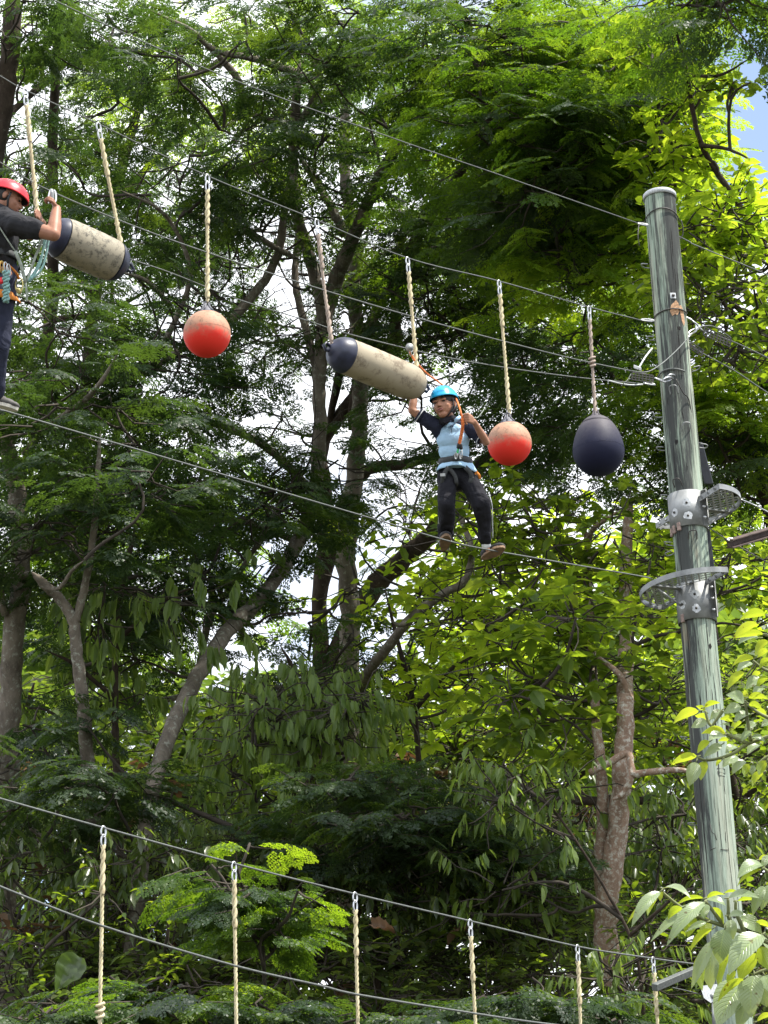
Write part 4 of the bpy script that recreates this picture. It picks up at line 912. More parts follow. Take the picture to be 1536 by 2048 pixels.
# black hijab-like neck cloth / buff under the chin
b = MB(); 
for k in range(3): chain(b, [T(-0.23 + 0.02 * k, 0.05, -0.46 - 0.05 * k), T(0, 0.17, -0.53 - 0.05 * k), T(0.24, 0.0, -0.45 - 0.04 * k), T(0.2, -0.25, -0.42 - 0.05 * k), T(-0.2, -0.25, -0.42 - 0.05 * k), T(-0.23, 0.05, -0.46 - 0.05 * k)], [0.013] * 6)
fuse(b, 'neck_scarf', M['black_cloth'], boy, 0.006, 2, 0.003, 30)
# shirt
b = MB()
ell(b, J(905, 866, 0.03), rt, tch, upw, 0.112, 0.088, 0.070); ell(b, J(906, 880, 0.02), rt, tch, upw, 0.128, 0.095, 0.095)
ell(b, J(908, 902, 0.02), rt, tch, upw, 0.120, 0.092, 0.105); ell(b, J(911, 925, 0.02), rt, tch, upw, 0.122, 0.094, 0.075)
shirt = fuse(b, 'shirt', M['sky_shirt'], boy, 0.005, 6, 0.008, 7)
b = MB(); c0 = J(912, 926, 0.02); prof = [(0.118, 0.0), (0.130, -0.03), (0.142, -0.055), (0.148, -0.075)]
v = []; f = []; sg = 48
for i, (rr, h) in enumerate(prof + [(rr - 0.004, h) for rr, h in prof[::-1]]):
    for k in range(sg):
        a = 2 * math.pi * k / sg; w_ = 1 + (0.035 * math.sin(5 * a + 1) + 0.02 * math.sin(11 * a)) * (abs(h) / 0.075); v.append(c0 + rt * (rr * w_ * 1.05 * math.cos(a)) + tch * (rr * w_ * 0.80 * math.sin(a)) + upw * (h + 0.012 * math.cos(a) * abs(h) / 0.075 * -1 - 0.010 * math.sin(3 * a) * abs(h) / 0.075))
for i in range(7):
    for k in range(sg): f.append((i * sg + k, (i + 1) * sg + k, (i + 1) * sg + (k + 1) % sg, i * sg + (k + 1) % sg))
b.add(v, f); b.build('shirt_hem', M['sky_shirt'], shirt)
b = MB(); CL = SL.lerp(EL, 0.52); CR = SR.lerp(ERb, 0.50) + tch * 0.01
chain(b, [J(890, 848, 0.04), SL + Vector((0, 0, .004)), CL], [0.045, 0.060, 0.053]); chain(b, [J(880, 868, 0.04), SL, CL], [0.05, 0.056, 0.053])
sl = fuse(b, 'sleeve', M['navy_cloth'], shirt, 0.006, 3, 0.006, 12)
b = MB(); chain(b, [J(920, 852, 0.05), SR + Vector((0, 0, .004)), CR], [0.042, 0.058, 0.052]); chain(b, [J(932, 868, 0.04), SR, CR], [0.048, 0.054, 0.052])
sr_ = fuse(b, 'sleeve', M['navy_cloth'], shirt, 0.006, 3, 0.006, 12)
for (p, d, o_) in ((CL, (EL - SL).normalized(), sl), (CR, (ERb - SR).normalized(), sr_)):
    for q in (0.036, 0.048): band('cuff_stripe', p + d * q, d, 0.0535 - (q - .036) * .3, 0.0535 - (q - .036) * .3, 0.006, M['white_cloth'], o_, rt)
    band('cuff', p + d * 0.034, d, 0.0515, 0.0515, 0.04, M['navy_cloth'], o_, rt)
for (x0, y0, x1, y1) in ((893, 853, 908, 845), (908, 845, 921, 833)):   # open collar, raised at the right
    ribbon('collar', [J(x0, y0, -0.065), J((x0 + x1) / 2, (y0 + y1) / 2 - 1, -0.085), J(x1, y1, -0.06)], 0.028, M['sky_shirt'], shirt, 0.005, tch)
for (x, y) in ((901, 842.5 + 0), (905, 853)):
    b = MB(); b.lathe([(0.0065, 0), (0.0065, 0.004), (0.001, 0.004)], J(x, y, -0.098 if y > 850 else -0.094), tch, 10); b.build('button', M['navy_cloth'], shirt)
ribbon('placket', [J(900, 848, -0.072), J(903, 860, -0.085), J(904, 868, -0.085)], 0.004, M['navy_cloth'], shirt, 0.003, tch)
# trousers
b = MB()
ell(b, J(913, 950, 0.02), rt, tch, upw, 0.135, 0.095, 0.075)
chain(b, [HL, KL, AL + (AL - KL).normalized() * 0.02], [0.082, 0.066, 0.066]); chain(b, [HR_, KR, AR - (AR - KR).normalized() * 0.035], [0.082, 0.066, 0.054])
cap(b, J(913, 962, 0.01), 0.075, J(913, 952, 0.01), 0.08)
tr_ = fuse(b, 'trousers', M['black_cloth'], boy, 0.006, 3, 0.011, 9)
for (x, pts) in ((0, [(883, 966, -0.03), (880.5, 985, -0.06), (879, 1010, -0.10), (877.5, 1040, -0.04), (877, 1066, 0.02)]), (1, [(977, 985, -0.04), (984, 1010, -0.08), (985, 1045, -0.02), (985.5, 1076, 0.02)])):
    b = MB(); b.tube(smooth_path([J(*p) for p in pts], 5), 0.0032, 5); b.build('side_piping', M['white_cloth'], tr_)
cap_b = MB(); chain(cap_b, [AR - (AR - KR).normalized() * 0.03, AR + Vector((0, 0, -0.02))], [0.037, 0.036]); fuse(cap_b, 'sock', M['white_cloth'], boy, 0.005, 2)
shoe('shoe', boy, J(887, 1100, 0.10), J(893, 1069, -0.09), upw, 0.098, M['shoe_black'], M['gum'], 'black canvas shoe seen from below with its tan sole')
shoe('shoe', boy, J(963, 1117, 0.05), J(1009, 1094, -0.05), upw * 0.9 + rt * 0.15 - tch * 0.35, 0.09, M['shoe_black'], M['gum'], 'black canvas shoe pointing right')
# harness
hs = band('harness', J(911, 927, 0.02), upw + rt * 0.03, 0.128, 0.103, 0.052, M['webbing'], boy, rt)
ribbon('leg_strap', [J(897, 934, -0.10), J(890, 945, -0.105), J(886, 957, -0.11)], 0.034, M['webbing'], hs, 0.005, tch)
b = MB(); b.box(J(885.5, 950, -0.118), rt, upw, tch, 0.040, 0.024, 0.008); b.build('buckle', M['galv'], hs, smooth=False)
ribbon('leg_strap', [J(885, 955, -0.11), J(884, 968, -0.09), J(879, 980, -0.02)], 0.03, M['webbing'], hs, 0.005, tch)
ribbon('leg_strap', [J(900, 938, -0.10), J(910, 952, -0.10), J(913, 966, -0.10), J(911, 974, -0.04)], 0.03, M['webbing'], hs, 0.005, tch)
ribbon('leg_strap', [J(930, 934, -0.10), J(940, 944, -0.10), J(944, 955, -0.10)], 0.036, M['webbing'], hs, 0.005, tch)
ribbon('leg_strap', [J(944, 953, -0.10), J(940, 966, -0.10), J(934, 977, -0.06)], 0.036, M['webbing'], hs, 0.005, tch)
ribbon('strap_tail', [J(880, 1000, -0.06), J(878, 1030, -0.06), J(877.5, 1048, -0.05)], 0.010, M['pale_web'], hs, 0.003, tch)
b = MB(); b.ball(J(914, 914, -0.10), rt, tch, upw, 0.034, 0.022, 0.030, 14, 10); b.build('belay_knot', M['webbing'], hs)
shackle('carabiner', J(912, 918, -0.125), J(913, 905, -0.125), 0.005, 0.012, M['steel'], hs); shackle('carabiner', J(921, 918, -0.125), J(923, 901, -0.125), 0.005, 0.012, M['steel'], hs)
b = MB(); cap(b, J(915, 905, -0.13), 0.008, J(917, 894, -0.13), 0.006); b.build('green_tag', M['green_tape'], hs)
ribbon('orange_loop', [J(952, 944, -0.06), J(958, 950, -0.06), J(960, 958, -0.05)], 0.02, M['orange_web'], hs, 0.006, tch); ribbon('orange_loop', [J(955, 942, -0.06), J(950, 950, -0.06), J(956, 960, -0.05)], 0.010, M['orange_web'], hs, 0.006, tch)
# lanyard from the waist over the hand up to a pulley on the thin cable
ln = empty('lanyard', J(922, 890), 'orange rope lanyard running from the boy\'s chest past his hand up to a pulley', 'lanyard')
b = MB(); rope_mesh(b, smooth_path([J(918, 889, -0.135), J(922, 872, -0.15), J(925.5, 850, -0.185), J(924.5, 838, -0.185)], 5), 0.0135, 0.05, 6); b.build('sheath', M['orange'], ln)
b = MB(); b.tube(smooth_path([J(924.5, 838, -0.185), J(921, 822, -0.165), J(914, 802, -0.06), J(905, 788, 0.10), J(880, 766, 0.14), J(855, 748, 0.10), J(830, 722, 0.02), J(819, 703, -0.02)], 6), 0.0075, 7); b.build('rope', M['orange'], ln)
b = MB(); cap(b, J(917, 894, -0.135), 0.016, J(918, 889, -0.135), 0.015); cap(b, J(922, 896, -0.135), 0.014, J(921, 890, -0.135), 0.014); b.build('stitched_end', M['black_plastic'], ln)
b = MB(); b.lathe([(0.001, -0.016), (0.03, -0.014), (0.024, -0.004), (0.024, 0.004), (0.03, 0.014), (0.001, 0.016)], PL(819, 695, 0.10), tch, 20); b.build('pulley', M['galv'], ln)
shackle('carabiner', PL(819, 699, 0.1), J(821, 712, 0.0), 0.005, 0.014, M['steel'], ln)
b = MB(); b.tube(smooth_path([J(926, 818, -0.05), J(950, 836, 0.05), J(963, 826, 0.1), J(970, 815, 0.15)], 5), 0.0035, 5); b.build('cord_tail', M['pale_web'], ln)

# ---- the man
MD = depth_at(20, 600) - 0.10; MK = MD / FPX
def Q(px, py, o=0.0): return P(px, py, MD + o)
tm_ = (CAM - Q(20, 600)).normalized(); tmh = Vector((tm_.x, tm_.y, 0)).normalized()
man = empty('person', Q(0, 815), 'man in a red helmet and black shirt reaching for the handline at the left edge', 'person')
H2 = 0.245
T, hr, hf, hu = head_frame(Q(14, 399, 0.0), rt * 0.90 - upw * 0.30 - tmh * 0.16, upw + rt * 0.30, H2)
b = MB(); head_forms(b, T, hr, hf, hu, H2)
cap(b, T(0, -0.08, -0.22), 0.066, Q(-8, 440, 0.02), 0.075)
ell(b, Q(-5, 462, 0.0), rt, tmh, upw, 0.125, 0.17, 0.11); ell(b, Q(-5, 500, 0.0), rt, tmh, upw, 0.12, 0.15, 0.15); ell(b, Q(-2, 560, 0.0), rt, tmh, upw, 0.11, 0.15, 0.13)
S1, E1, W1 = Q(30, 448, -0.17), Q(107, 469, -0.26), Q(113, 418, -0.10)
S2, E2, W2_ = Q(15, 440, 0.16), Q(60, 468, 0.18), Q(84, 446, 0.05)
chain(b, [Q(0, 450, -0.08), S1, E1], [0.07, 0.062, 0.045]); chain(b, [E1, E1.lerp(W1, 0.3), W1], [0.044, 0.047, 0.030])
chain(b, [Q(0, 450, 0.08), S2, E2], [0.07, 0.058, 0.044]); chain(b, [E2, E2.lerp(W2_, 0.3), W2_], [0.044, 0.045, 0.028])
HA, KA, AA = Q(0, 590, -0.08), Q(-6, 690, -0.12), Q(-12, 788, -0.03)
HB, KB, AB_ = Q(-18, 590, 0.09), Q(-50, 690, 0.06), Q(-75, 785, 0.10)
chain(b, [HA, KA, AA], [0.09, 0.062, 0.045]); chain(b, [HB, KB, AB_], [0.09, 0.062, 0.045]); chain(b, [AA, Q(-12, 800, -0.04)], [0.04, 0.03])
hand(b, W1, (Q(105, 402, -0.10) - W1), -rt * 0.9 + upw * 0.2, tmh, 0.95, 1.0, 1)
hand(b, W2_, (Q(78, 432, 0.02) - W2_) , -rt * 0.4 + tmh * 0.8, upw, 0.95, 1.0, 1)
fuse(b, 'body', M['skin_man'], man, 0.0055, 2)
face_parts(man, T, hr, hf, hu, H2, M['skin_man'])
b = MB(); b.ball(T(0, -0.12, 0.05), hr, hf, hu, 0.355 * H2, 0.40 * H2, 0.36 * H2, 20, 12); b.build('hair', M['hair'], man)
vs = [(s * a, t, 0.13, 0.035) for s in (-1, 1) for a, t in ((0.35, 1.0), (0.95, 0.95), (1.45, 0.9), (0.5, 0.62), (1.2, 0.55), (2.0, 0.85), (2.6, 0.9))]
hm = helmet(man, T, hr, hf, hu, H2, M['helmet_red'], 0.10, (0.44, 0.60, 0.46), 1.52, None, vs)
for s in (-1, 1): ribbon('chin_strap', [T(s * 0.37, 0.08, 0.08), T(s * 0.345, 0.08, -0.14), T(s * 0.22, 0.14, -0.36), T(0, 0.15, -0.49)], 0.014, M['black_plastic'], hm, 0.004, hr * s)
b = MB()
for (p, rs) in ((Q(-5, 462, 0), (0.145, 0.20, 0.13)), (Q(-6, 490, 0), (0.15, 0.185, 0.14)), (Q(-6, 520, 0), (0.135, 0.17, 0.12)), (Q(4, 440, 0.0), (0.10, 0.15, 0.07))): ell(b, p, rt + upw * 0.0, tmh, upw, *rs)
C1 = S1.lerp(E1, 0.55); C2 = S2.lerp(E2, 0.6)
chain(b, [Q(0, 440, -0.08), S1, C1], [0.085, 0.082, 0.072]); chain(b, [Q(0, 440, 0.08), S2, C2], [0.085, 0.078, 0.068]); chain(b, [T(-0, -0.15, -0.40), Q(2, 436, 0)], [0.07, 0.085])
sh_ = fuse(b, 'shirt', M['black_shirt'], man, 0.008, 3, 0.014, 8)
b = MB(); ell(b, Q(-3, 575, 0), rt, tmh, upw, 0.125, 0.165, 0.14); cap(b, Q(-3, 545, 0), 0.13, Q(-3, 530, 0), 0.125)
chain(b, [HA, KA, AA + Vector((0, 0, 0.01))], [0.108, 0.085, 0.066]); chain(b, [HB, KB, AB_], [0.108, 0.085, 0.062])
fuse(b, 'trousers', M['navy_trouser'], man, 0.008, 3, 0.014, 8)
shoe('shoe', man, Q(-42, 803, 0.02), Q(36, 818, -0.05), upw, 0.10, M['shoe_grey'], M['cream_rubber']); shoe('shoe', man, Q(-110, 785, 0.1), Q(-45, 806, 0.1), upw, 0.10, M['shoe_grey'], M['cream_rubber'])
hs = band('harness', Q(-3, 528, 0.0), upw - rt * 0.12, 0.140, 0.178, 0.045, M['webbing'], man, rt)
ribbon('waist_cord', [Q(-20, 521, -0.20), Q(12, 528, -0.19), Q(32, 545, -0.14), Q(38, 558, -0.08)], 0.012, M['orange_web'], hs, 0.01, tmh)
ribbon('leg_loop', [Q(-30, 580, -0.17), Q(0, 586, -0.21), Q(25, 592, -0.17), Q(37, 600, -0.06)], 0.055, M['orange_web'], hs, 0.008, tmh)
for (x0, y0, x1, y1, mm) in ((3, 522, 4, 546, 'gold'), (10, 524, 14, 548, 'steel'), (16, 528, 18, 552, 'steel'), (12, 560, 20, 580, 'teal')): shackle('carabiner', Q(x0, y0, -0.23), Q(x1, y1, -0.23), 0.005, 0.014, M[mm], hs)
b = MB(); b.ball(Q(3, 561, -0.23), rt, tmh, upw, 0.022, 0.012, 0.026, 12, 8); b.build('belay_device', M['red_metal'], hs)
b = MB(); pts = [Q(13 + 4.5 * math.sin(k * 1.25), 541 + k * 2.6, -0.235 + 0.018 * math.cos(k * 1.25)) for k in range(25)]; b.tube(smooth_path(pts, 2), 0.0105, 7)
pts = [Q(11 - 4.5 * math.sin(k * 1.25), 542 + k * 2.6, -0.235 - 0.018 * math.cos(k * 1.25)) for k in range(25)]; b.tube(smooth_path(pts, 2), 0.0105, 7); b.build('knotted_sling', M['teal'], hs)
b = MB(); pts = [Q(38, 570, -0.10) + rt * (0.024 * math.cos(a)) + upw * (0.055 * math.sin(a)) for a in [k * 0.42 for k in range(15)]]; b.tube(pts, 0.005, 6, closed=True); b.build('gear_loop', simple('olive_cord', (0.40, 0.36, 0.14), 0.8), hs)
b = MB(); cap(b, Q(36, 580, -0.11), 0.014, Q(40, 583, -0.11), 0.012); b.build('gear_loop_knot', M['gear'] if 'gear' in M else simple('yellow_cord', (0.45, 0.40, 0.15), 0.8), hs)
ribbon('shoulder_cord', [Q(-10, 440, -0.18), Q(12, 475, -0.20), Q(30, 502, -0.18)], 0.008, M['pale_web'], hs, 0.006, tmh)
ribbon('webbing_lanyard', [Q(30, 502, -0.19), Q(42, 530, -0.19), Q(51, 565, -0.17)], 0.022, M['pale_web'], hs, 0.008, tmh); ribbon('webbing_lanyard', [Q(38, 520, -0.16), Q(46, 545, -0.16), Q(52, 568, -0.15)], 0.018, M['teal'], hs, 0.008, tmh)
ribbon('webbing_tail', [Q(51, 562, -0.17), Q(53, 585, -0.17), Q(53.5, 603, -0.17)], 0.014, M['pale_web'], hs, 0.005, tmh)
for k, (bx, by, cx, cy) in enumerate(((84, 480, 68, 520), (92, 480, 76, 530), (97, 482, 84, 536), (88, 482, 80, 528))):
    b = MB(); b.tube(smooth_path([Q(bx, by - 22, -0.06), Q(bx, by, -0.10), Q(cx, cy, -0.14), Q(54 + k * 1.5, 563, -0.16)], 7), 0.0075 if k else 0.009, 7); b.build('teal_rope', M['teal'] if k else M['pale_web'], hs)
hk = empty('carabiner', PL(104, 384), 'steel carabiners clipped over the handline above the man\'s raised hand', 'carabiner')
shackle('gate_link', PL(102, 379, 0.06), Q(100, 406, -0.08), 0.0065, 0.018, M['steel'], hk); shackle('gate_link', PL(107, 381, 0.06), Q(110, 405, -0.08), 0.0065, 0.016, M['steel'], hk)
b = MB(); cap(b, Q(104, 386, -0.03), 0.014, Q(105, 398, -0.04), 0.012); b.build('swivel', M['galv'], hk)

# ------------------------------------------------------------------ foliage
def np_mesh(name, V, T, m, tint=None, parent=None, kind='stuff', smooth=False):
    """V n x 3, T m x 3 triangles, all numpy"""
    og = vnp(ORG[parent.name]) if parent is not None else np.zeros(3)
    me = bpy.data.meshes.new(name); me.vertices.add(len(V)); me.vertices.foreach_set('co', (V - og).astype(np.float32).ravel())
    me.loops.add(len(T) * 3); me.polygons.add(len(T)); me.loops.foreach_set('vertex_index', T.astype(np.int32).ravel())
    me.polygons.foreach_set('loop_start', np.arange(0, len(T) * 3, 3, dtype=np.int32))
    me.update(calc_edges=True)
    if tint is not None:
        at = me.attributes.new('tint', 'FLOAT', 'POINT'); at.data.foreach_set('value', tint.astype(np.float32))
    me.materials.append(m); o = bpy.data.objects.new(name, me); COL.objects.link(o); ORG[o.name] = Vector(og)
    if parent is not None: o.parent = parent
    if kind: o['kind'] = kind
    return o
def unit(a): return a / np.maximum(1e-9, np.linalg.norm(a, axis=-1, keepdims=True))
# unit templates: x = along the leaf, z = its face
def tpl_feather(pairs=5, lf=5, seed=0, two=True, lw=0.040, ll=0.13):
    g = np.random.default_rng(seed); V = []; T = []
    def droop(p): return (p[0], p[1], p[2] - 0.22 * p[0] ** 2 - 0.25 * abs(p[1]) ** 1.5)
    pin = [(0.16 + 0.80 * i / pairs, s) for i in range(pairs) for s in (-1, 1)] + [(0.90, 0)]
    for x0, s in pin:
        pl = (0.40 * math.sin(math.pi * min(1, 0.28 + 0.62 * x0)) + 0.04) * g.uniform(0.8, 1.15) if s else 0.26
        an = s * math.radians(g.uniform(50, 68)); dx, dy = math.cos(an), math.sin(an)
        for k in range(lf):
            t = (k + 0.6) / lf; bx, by = x0 + dx * pl * t, dy * pl * t
            for q in (-1, 1):
                if g.uniform() < 0.06: continue
                l = ll * (1.05 - 0.25 * t) * g.uniform(0.8, 1.2); a2 = an + q * math.radians(g.uniform(48, 72)); ex, ey = math.cos(a2), math.sin(a2); zt = g.uniform(-0.03, 0.03); n = len(V)
                if two:
                    V.extend([droop((bx, by, 0)), droop((bx + ex * l * 0.5 - ey * lw, by + ey * l * 0.5 + ex * lw, zt)), droop((bx + ex * l, by + ey * l, zt * 0.5)), droop((bx + ex * l * 0.5 + ey * lw, by + ey * l * 0.5 - ex * lw, -zt))]); T += [(n, n + 2, n + 1), (n, n + 3, n + 2)]
                else:
                    V.extend([droop((bx - ey * lw * 0.8, by + ex * lw * 0.8, zt)), droop((bx + ex * l, by + ey * l, 0)), droop((bx + ey * lw * 0.8, by - ex * lw * 0.8, -zt))]); T.append((n, n + 2, n + 1))
    return np.array(V), np.array(T)
def tpl_blade(w=0.42, fold=0.10, droop=0.25, peak=0.42):
    """one leaf: 6 triangles, folded along the midrib"""
    z = lambda x: -droop * x * x
    V = [(0, 0, 0), (peak * 0.55, w * 0.40, z(.3) + fold * .8), (peak + 0.18, w * 0.47, z(.6) + fold), (1, 0, z(1)), (peak + 0.18, -w * 0.47, z(.6) + fold), (peak * 0.55, -w * 0.40, z(.3) + fold * .8), (0.5, 0, z(.5))]
    return np.array(V), np.array([(0, 6, 1), (1, 6, 2), (2, 6, 3), (3, 6, 4), (4, 6, 5), (5, 6, 0)])
TP = {'fe': [tpl_feather(5, 5, s) for s in range(3)], 'fl': [tpl_feather(4, 4, s, False, 0.052, 0.15) for s in range(4)], 'br': [tpl_blade(0.50, 0.08, 0.22)], 'la': [tpl_blade(0.32, 0.06, 0.2)], 'el': [tpl_blade(0.62, 0.06, 0.2, 0.38)]}
def place(tpl, pos, X, Z, size, tint):
    """copies of a template: X leaf direction, Z face normal (made orthogonal), one size each"""
    V, T = tpl; n = len(pos); X = unit(X); Y = unit(np.cross(Z, X)); Z = np.cross(X, Y)
    W_ = (V[None, :, 0:1] * X[:, None] + V[None, :, 1:2] * Y[:, None] + V[None, :, 2:3] * Z[:, None]) * size[:, None, None] + pos[:, None]
    F_ = T[None] + (np.arange(n) * len(V))[:, None, None]
    return W_.reshape(-1, 3), F_.reshape(-1, 3), np.repeat(tint, len(V))
class Leaves:
    def __init__(s): s.d = []           # (kind, pos, X, Z, size, tint)
    def add(s, kind, pos, X, Z, size, tint): s.d.append((kind, pos, X, Z, size, tint))
    def build(s, parent, m, name='foliage', pick=0, pick_name='leaf'):
        Vs, Ts, ts = [], [], []; off = 0
        cat = {}
        for kind, *a in s.d: cat.setdefault(kind, []).append(a)
        for kind, lst in cat.items():
            arr = [np.concatenate([l[i] for l in lst]) for i in range(5)]
            if pick and kind in ('br', 'la', 'el'):
                # the leaves that show largest, inside the frame, become objects of their own
                p = arr[0] - vnp(CAM); d = p @ vnp(F); x = p @ vnp(R) / d * FPX; y = p @ vnp(U) / d * FPX
                vis = (abs(x) < 760) & (abs(y) < 1015); facing = abs((unit(np.cross(np.cross(arr[1], arr[2]), arr[1])) * unit(p)).sum(1))
                sc = np.where(vis, arr[3] / d * (0.3 + facing) / (1 + 0.08 * np.maximum(0, d - d.min())) ** 2, 0); order = np.argsort(-sc)[:pick]
                base = bpy.data.meshes.new(pick_name); tv, tt = TP[kind][0]; base.from_pydata([tuple(q) for q in tv], [], [tuple(int(i) for i in q) for q in tt]); base.materials.append(m)
                og = ORG[parent.name]
                for i in order:
                    if sc[i] <= 0: continue
                    X = Vector(arr[1][i]).normalized(); Y = Vector(arr[2][i]).cross(X).normalized(); Z = X.cross(Y); q = Vector(arr[0][i]) - og; s_ = float(arr[3][i])
                    o = bpy.data.objects.new(pick_name, base); COL.objects.link(o); o.parent = parent
                    o.matrix_local = Matrix(((X.x * s_, Y.x * s_, Z.x * s_, q.x), (X.y * s_, Y.y * s_, Z.y * s_, q.y), (X.z * s_, Y.z * s_, Z.z * s_, q.z), (0, 0, 0, 1)))
                keep = np.ones(len(arr[0]), bool); keep[order] = False; arr = [a[keep] for a in arr]
            nt_ = len(TP[kind]); idx = np.arange(len(arr[0])) % nt_
            for k in range(nt_):
                q = idx == k
                if not q.any(): continue
                V, T, t = place(TP[kind][k], arr[0][q], arr[1][q], arr[2][q], arr[3][q], arr[4][q]); Vs.append(V); Ts.append(T + off); ts.append(t); off += len(V)
        if not Vs: return None
        V, T, t = np.concatenate(Vs), np.concatenate(Ts), np.concatenate(ts); STAT[name + ':' + parent.name if parent else name] = len(T)
        return np_mesh(name, V, T, m, t, parent)
STAT = {}
RS, DS = 0.80, 0.50     # overall spread and density of the feathery crowns
class Twigs:                            # many thin branches in one mesh
    def __init__(s): s.b = MB()
    def go(s, a, b_, r0, r1, sag=0.1, seg=4, n=4, jit=0.08):
        a = Vector(a); b_ = Vector(b_); l = (b_ - a).length
        pts = []
        j1 = Vector(rng.normal(0, jit, 3)) * l; j2 = Vector(rng.normal(0, jit, 3)) * l
        for i in range(n + 1):
            t = i / n; p = a.lerp(b_, t) + Vector((0, 0, -sag * l * 4 * t * (1 - t) * 0.5)) + j1 * math.sin(math.pi * t) + j2 * math.sin(2 * math.pi * t) * 0.5; pts.append(p)
        s.b.tube(pts, [r0 + (r1 - r0) * i / n for i in range(n + 1)], seg, cap=False); return pts
def limb(b, pts, r0, r1, seg=10, n=7, wob=0.02, taper=True):
    """a limb through photo points (x, y, depth); radii in photo pixels"""
    q = [P(*p) for p in pts]; pth = smooth_path(q, n); m_ = len(pth); rs = []
    for i, p in enumerate(pth):
        t = i / (m_ - 1); d = (p - CAM).dot(F); rs.append((r0 + (r1 - r0) * t) * d / FPX * (1 + 0.045 * math.sin(i * 1.7) * (1 if wob else 0)))
    if taper:
        for i_ in range(6): rs[-1 - i_] *= (0.22, 0.42, 0.6, 0.75, 0.87, 0.95)[i_]
    pth = [p + Vector(rng.normal(0, 1, 3)) * rs[i] * 0.07 for i, p in enumerate(pth)]
    b.tube(pth, rs, seg); return list(zip(pth, rs))
def clumps_in(zone, n, d0, d1):
    """n clump centres in a photo ellipse (x, y, rx, ry) at depths d0..d1, spaced apart"""
    x, y, rx, ry = zone; out = []
    tries = 0
    while len(out) < n and tries < 4000:
        tries += 1
        a = rng.uniform(0, 2 * math.pi); r = math.sqrt(rng.uniform(0, 1)); q = (x + rx * r * math.cos(a), y + ry * r * math.sin(a), rng.uniform(d0, d1))
        ms = 0.7 * math.sqrt(rx * ry / n)
        if all((q[0] - p[0]) ** 2 + (q[1] - p[1]) ** 2 > ms * ms for p in out) or tries > 2500: out.append(q)
    return out
def feather_clump(LV, tw, c, rad, nspray, size=0.42, kind='fe', flat=0.22, hi=False):
    """a flat layer of feathery sprays fanning outwards from a clump centre"""
    c = np.array(c); N = nspray
    az = rng.uniform(0, 2 * np.pi, N); rr = rad * np.sqrt(rng.uniform(0.02, 1, N)); pos = c + np.stack([rr * np.cos(az), rr * np.sin(az), rng.normal(0, flat * rad, N) - 0.25 * rr ** 2 / rad], 1)
    hd = az + rng.normal(0, 0.6, N); tilt = rng.normal(-0.12, 0.18, N); D = np.stack([np.cos(hd) * np.cos(tilt), np.sin(hd) * np.cos(tilt), np.sin(tilt)], 1)
    Zs = unit(np.stack([rng.normal(0, 0.22, N), rng.normal(0, 0.22, N), np.ones(N)], 1)); S = np.cross(Zs, D); S = unit(S)
    ln = size * rng.uniform(1.3, 1.9, N); base_t = rng.uniform(0, 1); 
    P_, X_, Z_, s_, t_ = [], [], [], [], []
    for k in range(5):
        side = (-1, 1, -1, 1, 0)[k]; f = (0.2, 0.42, 0.62, 0.8, 0.95)[k]
        p = pos + D * (ln * f)[:, None]; ang = side * rng.normal(0.95, 0.15, N)
        X = D * np.cos(ang)[:, None] + S * np.sin(ang)[:, None] + np.array([0, 0, -1.0]) * rng.uniform(0, 0.3, N)[:, None]
        P_.append(p); X_.append(X); Z_.append(Zs + rng.normal(0, 0.15, (N, 3))); s_.append(size * rng.uniform(0.75, 1.15, N)); t_.append((base_t * 0.5 + rng.uniform(0, 0.45, N)) % 1)
    LV.add(kind, np.concatenate(P_), np.concatenate(X_), np.concatenate(Z_), np.concatenate(s_), np.concatenate(t_))
    if tw is not None:
        for i in range(N):
            if i % 2 == 0: tw.go(pos[i], pos[i] + D[i] * ln[i], 0.008, 0.004, 0.03, 3, 1, 0)
            if i % 3 == 0: tw.go(c + rng.normal(0, 0.05, 3), pos[i], 0.016, 0.008, 0.05, 3, 3)
def broad_clump(LV, tw, c, rad, n, size=0.17, kind='br', droop=0.0, flat=0.6, per=6, up=0.9):
    """rosettes of leaves at twig ends"""
    c = np.array(c); K = max(1, n // per)
    q = rng.normal(0, 1, (K, 3)); q = unit(q) * (rng.uniform(0, 1, K) ** 0.45)[:, None] * rad; q[:, 2] *= flat; pos = c + q
    out = unit(q + rng.normal(0, 0.3 * rad, (K, 3)) + np.array([0, 0, 0.1 * rad])); bt = rng.uniform(0, 1)
    P_, X_, Z_, s_, t_ = [], [], [], [], []
    for k in range(per):
        az = 2 * np.pi * k * 0.381 + rng.uniform(0, 6.28, K) * 0.15 + np.arctan2(out[:, 1], out[:, 0]); el = rng.normal(0.0 if droop < 0.5 else -0.4, 0.3, K)
        X = np.stack([np.cos(az) * np.cos(el), np.sin(az) * np.cos(el), np.sin(el)], 1) * (1 - droop) + out * 0.35 + np.array([0, 0, -1.0]) * droop * 1.6
        Z = np.stack([rng.normal(0, 0.3, K), rng.normal(0, 0.3, K), np.full(K, up)], 1)
        if droop > 0.4: Z = Z * 0.4 + np.stack([np.cos(az), np.sin(az), np.zeros(K)], 1) * 1.0
        P_.append(pos - out * (0.035 * k)); X_.append(X); Z_.append(Z); s_.append(size * rng.uniform(0.65, 1.2, K)); t_.append((bt * 0.4 + rng.uniform(0, 0.6, K)) % 1)
    LV.add(kind, np.concatenate(P_), np.concatenate(X_), np.concatenate(Z_), np.concatenate(s_), np.concatenate(t_))
    if tw is not None:
        for i in range(K):
            tw.go(c + q[i] * 0.15, pos[i], 0.012, 0.005, 0.0, 3, 3)
